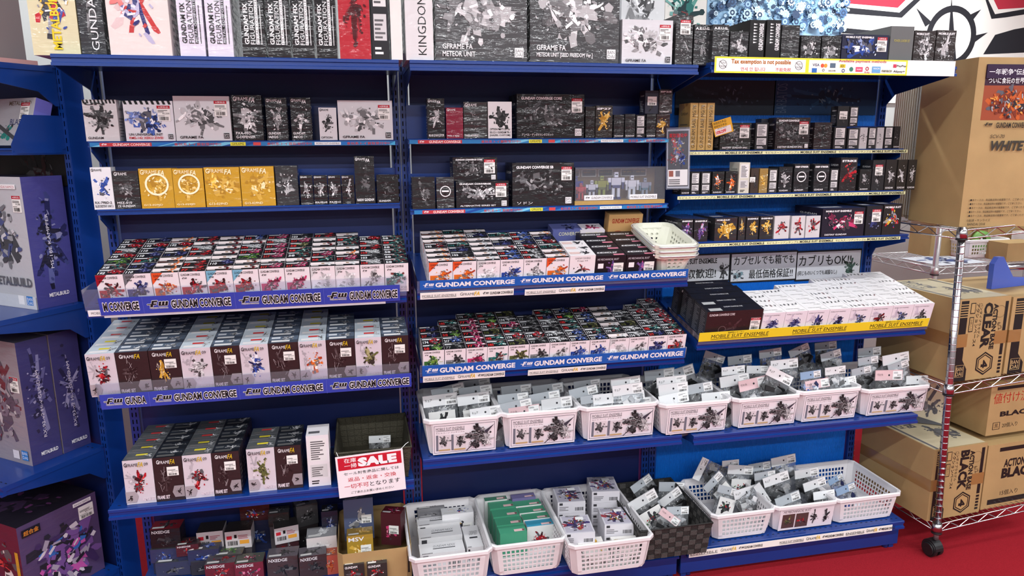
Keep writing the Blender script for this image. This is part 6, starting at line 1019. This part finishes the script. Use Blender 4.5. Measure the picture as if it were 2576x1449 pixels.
q0 = Vector((2.865, -.085, 1.297)); q1 = on_y(2238, 430, .28); L = math.hypot(q1.x-q0.x, q1.y-q0.y); mb = MB(); n = 24
for k in range(n): mb.box(L*k/n, L*(k+1)/n, .0012*(k % 2), .003+.0012*(k % 2), 0, .56)
o = link('vinyl_sheet', mb.mesh('vinyl_sheet', ['vinyl'])); o.matrix_world = Matrix.Translation(q0) @ Matrix.Rotation(math.atan2(q1.y-q0.y, q1.x-q0.x), 4, 'Z'); tag(o, 'brownish ribbed plastic sheet standing beside the tall carton', 'sheet')
mb = MB(); mb.box(0, .03, 0, .35, FZ, 2.0); o = link('red_board', mb.mesh('red_board', ['pinkp'])); o.matrix_world = Matrix.Translation((2.83, .28, 0)); tag(o, 'narrow red painted board behind the shelving end', 'board')
# storage rack behind
R2 = Matrix.Translation((3.40, .34, FZ)); r2 = empty('wire_rack'); r2.matrix_world = R2; tag(r2, 'pale wire storage rack standing against the back wall', 'rack'); wire_rack(r2, 1.1, .45, [.35, .98, 1.6], 1.7, 'wirew', False, False)
carton('plain cardboard carton with a white label on the storage rack', 3.62, .62, 1.012, .3, .15, .26, (lambda a: (a.R(.08, .5, .5, .2, WH), a.T('コンポジット', .1, .55, .42, .1, BK), a)[-1])(Art(.3, .26)), None, None, rz=0)
carton('wide cardboard carton at the rear of the storage rack', 4.0, .66, 1.012, .45, .12, .3, (lambda a: (a.T('入数342', .05, .6, .3, .1, INK), a.R(.6, .4, .2, .2, INK), a.R(.61, .41, .18, .18, (178, 148, 100)), a)[-1])(Art(.45, .3)), None, None, rz=0)
carton('small low cardboard carton on the storage rack', 3.86, .4, 1.012, .2, .12, .09, None, None, None, rz=0, tape=False)
carton('white cardboard carton on the storage rack', 4.1, .45, 1.012, .22, .16, .12, None, None, None, rz=0, tape=False, base='white')
make_bin('cream lattice basket holding green tape on the storage rack', 3.74, 4.0, .52, 1.016, .09, .16, .01, (1, 1, 1, 1), 0, None, None, 'plastic_basket')
mb = MB(); n = 20
mb.loft([[(q*math.cos(2*math.pi*k/n), yy, q*math.sin(2*math.pi*k/n)) for k in range(n)] for q, yy in ((.025, -.012), (.05, -.012), (.05, .012), (.025, .012), (.025, -.012))]); o = link('tape_roll', mb.mesh('tape_roll', ['grn'])); o.matrix_world = Matrix.Translation((3.9, .6, 1.09)); tag(o, 'roll of green tape in the cream lattice basket', 'tape')
mb = MB(); a = Art(.3, .24); rr = random.Random(6); a.blob(rr, .15, .12, .13, .1, [(60, 80, 130), (120, 140, 180), (40, 50, 80), (200, 206, 216)], 40); mb.box(0, .3, 0, .24, 0, .001, 0, (205, 210, 218)); a.into(mb, (0, 0, .001), (1, 0, 0), (0, 1, 0)); o = link('paper_poster', mb.mesh('paper_poster', ['card'])); o.matrix_world = Matrix.Translation((3.46, .37, 1.0135)) @ Matrix.Rotation(.1, 4, 'Z'); tag(o, 'blue printed poster lying flat on the storage rack', 'poster')
P = on_y(2512, 712, -.1); mb = MB(); mb.prism([(0, 0), (.22, 0), (.22, .03), (.12, .04), (.07, .1), (.05, .125), (.02, .125), (0, .1)][::-1], 0, .02); 
for yy, zz in ((.03, .1), (.025, .055), (.045, .05)): mb.tube([(-.004, yy, zz), (0.001, yy, zz)], .007, 10, 1)
o = link('blue_tool', mb.mesh('blue_tool', ['bluep', 'black'])); o.matrix_world = Matrix.Translation((3.16, -.18, 1.028)) @ Matrix.Rotation(math.radians(-80), 4, 'Z'); tag(o, 'blue moulded plastic bracket with bolts lying on the rack cartons', 'tool')
mb = MB(); mb.tube([(0, 0, 0), (.25, 0, 0)], .014, 12); o = link('steel_tube', mb.mesh('steel_tube', ['chrome'])); o.matrix_world = Matrix.Translation((3.2, -.14, 1.1)) ; tag(o, 'steel tube lying by the blue bracket', 'tube')
# ================================================================== look-alikes share a group
from collections import Counter
tops = [o for o in COL.objects if o.parent is None and 'label' in o]
cnt = Counter(o['label'] for o in tops)
dup = {}
for o in tops:
    if cnt[o['label']] > 1: dup.setdefault(o['label'], []).append(o)
for lab, os_ in dup.items():                           # count look-alikes along the shelf
    os_.sort(key=lambda o: (round(o.matrix_world.translation.x, 2), o.matrix_world.translation.y))
    base, _, ph = lab.partition(' on the ')
    for i, o in enumerate(os_):
        o['group'] = 'look-alikes: '+lab[:50]; o['label'] = base+', '+ORD[i]+' from the angled unit'+(', '+ph.split(' by ')[0].split(' of ')[0] if ph and len(base.split()) < 10 else '')
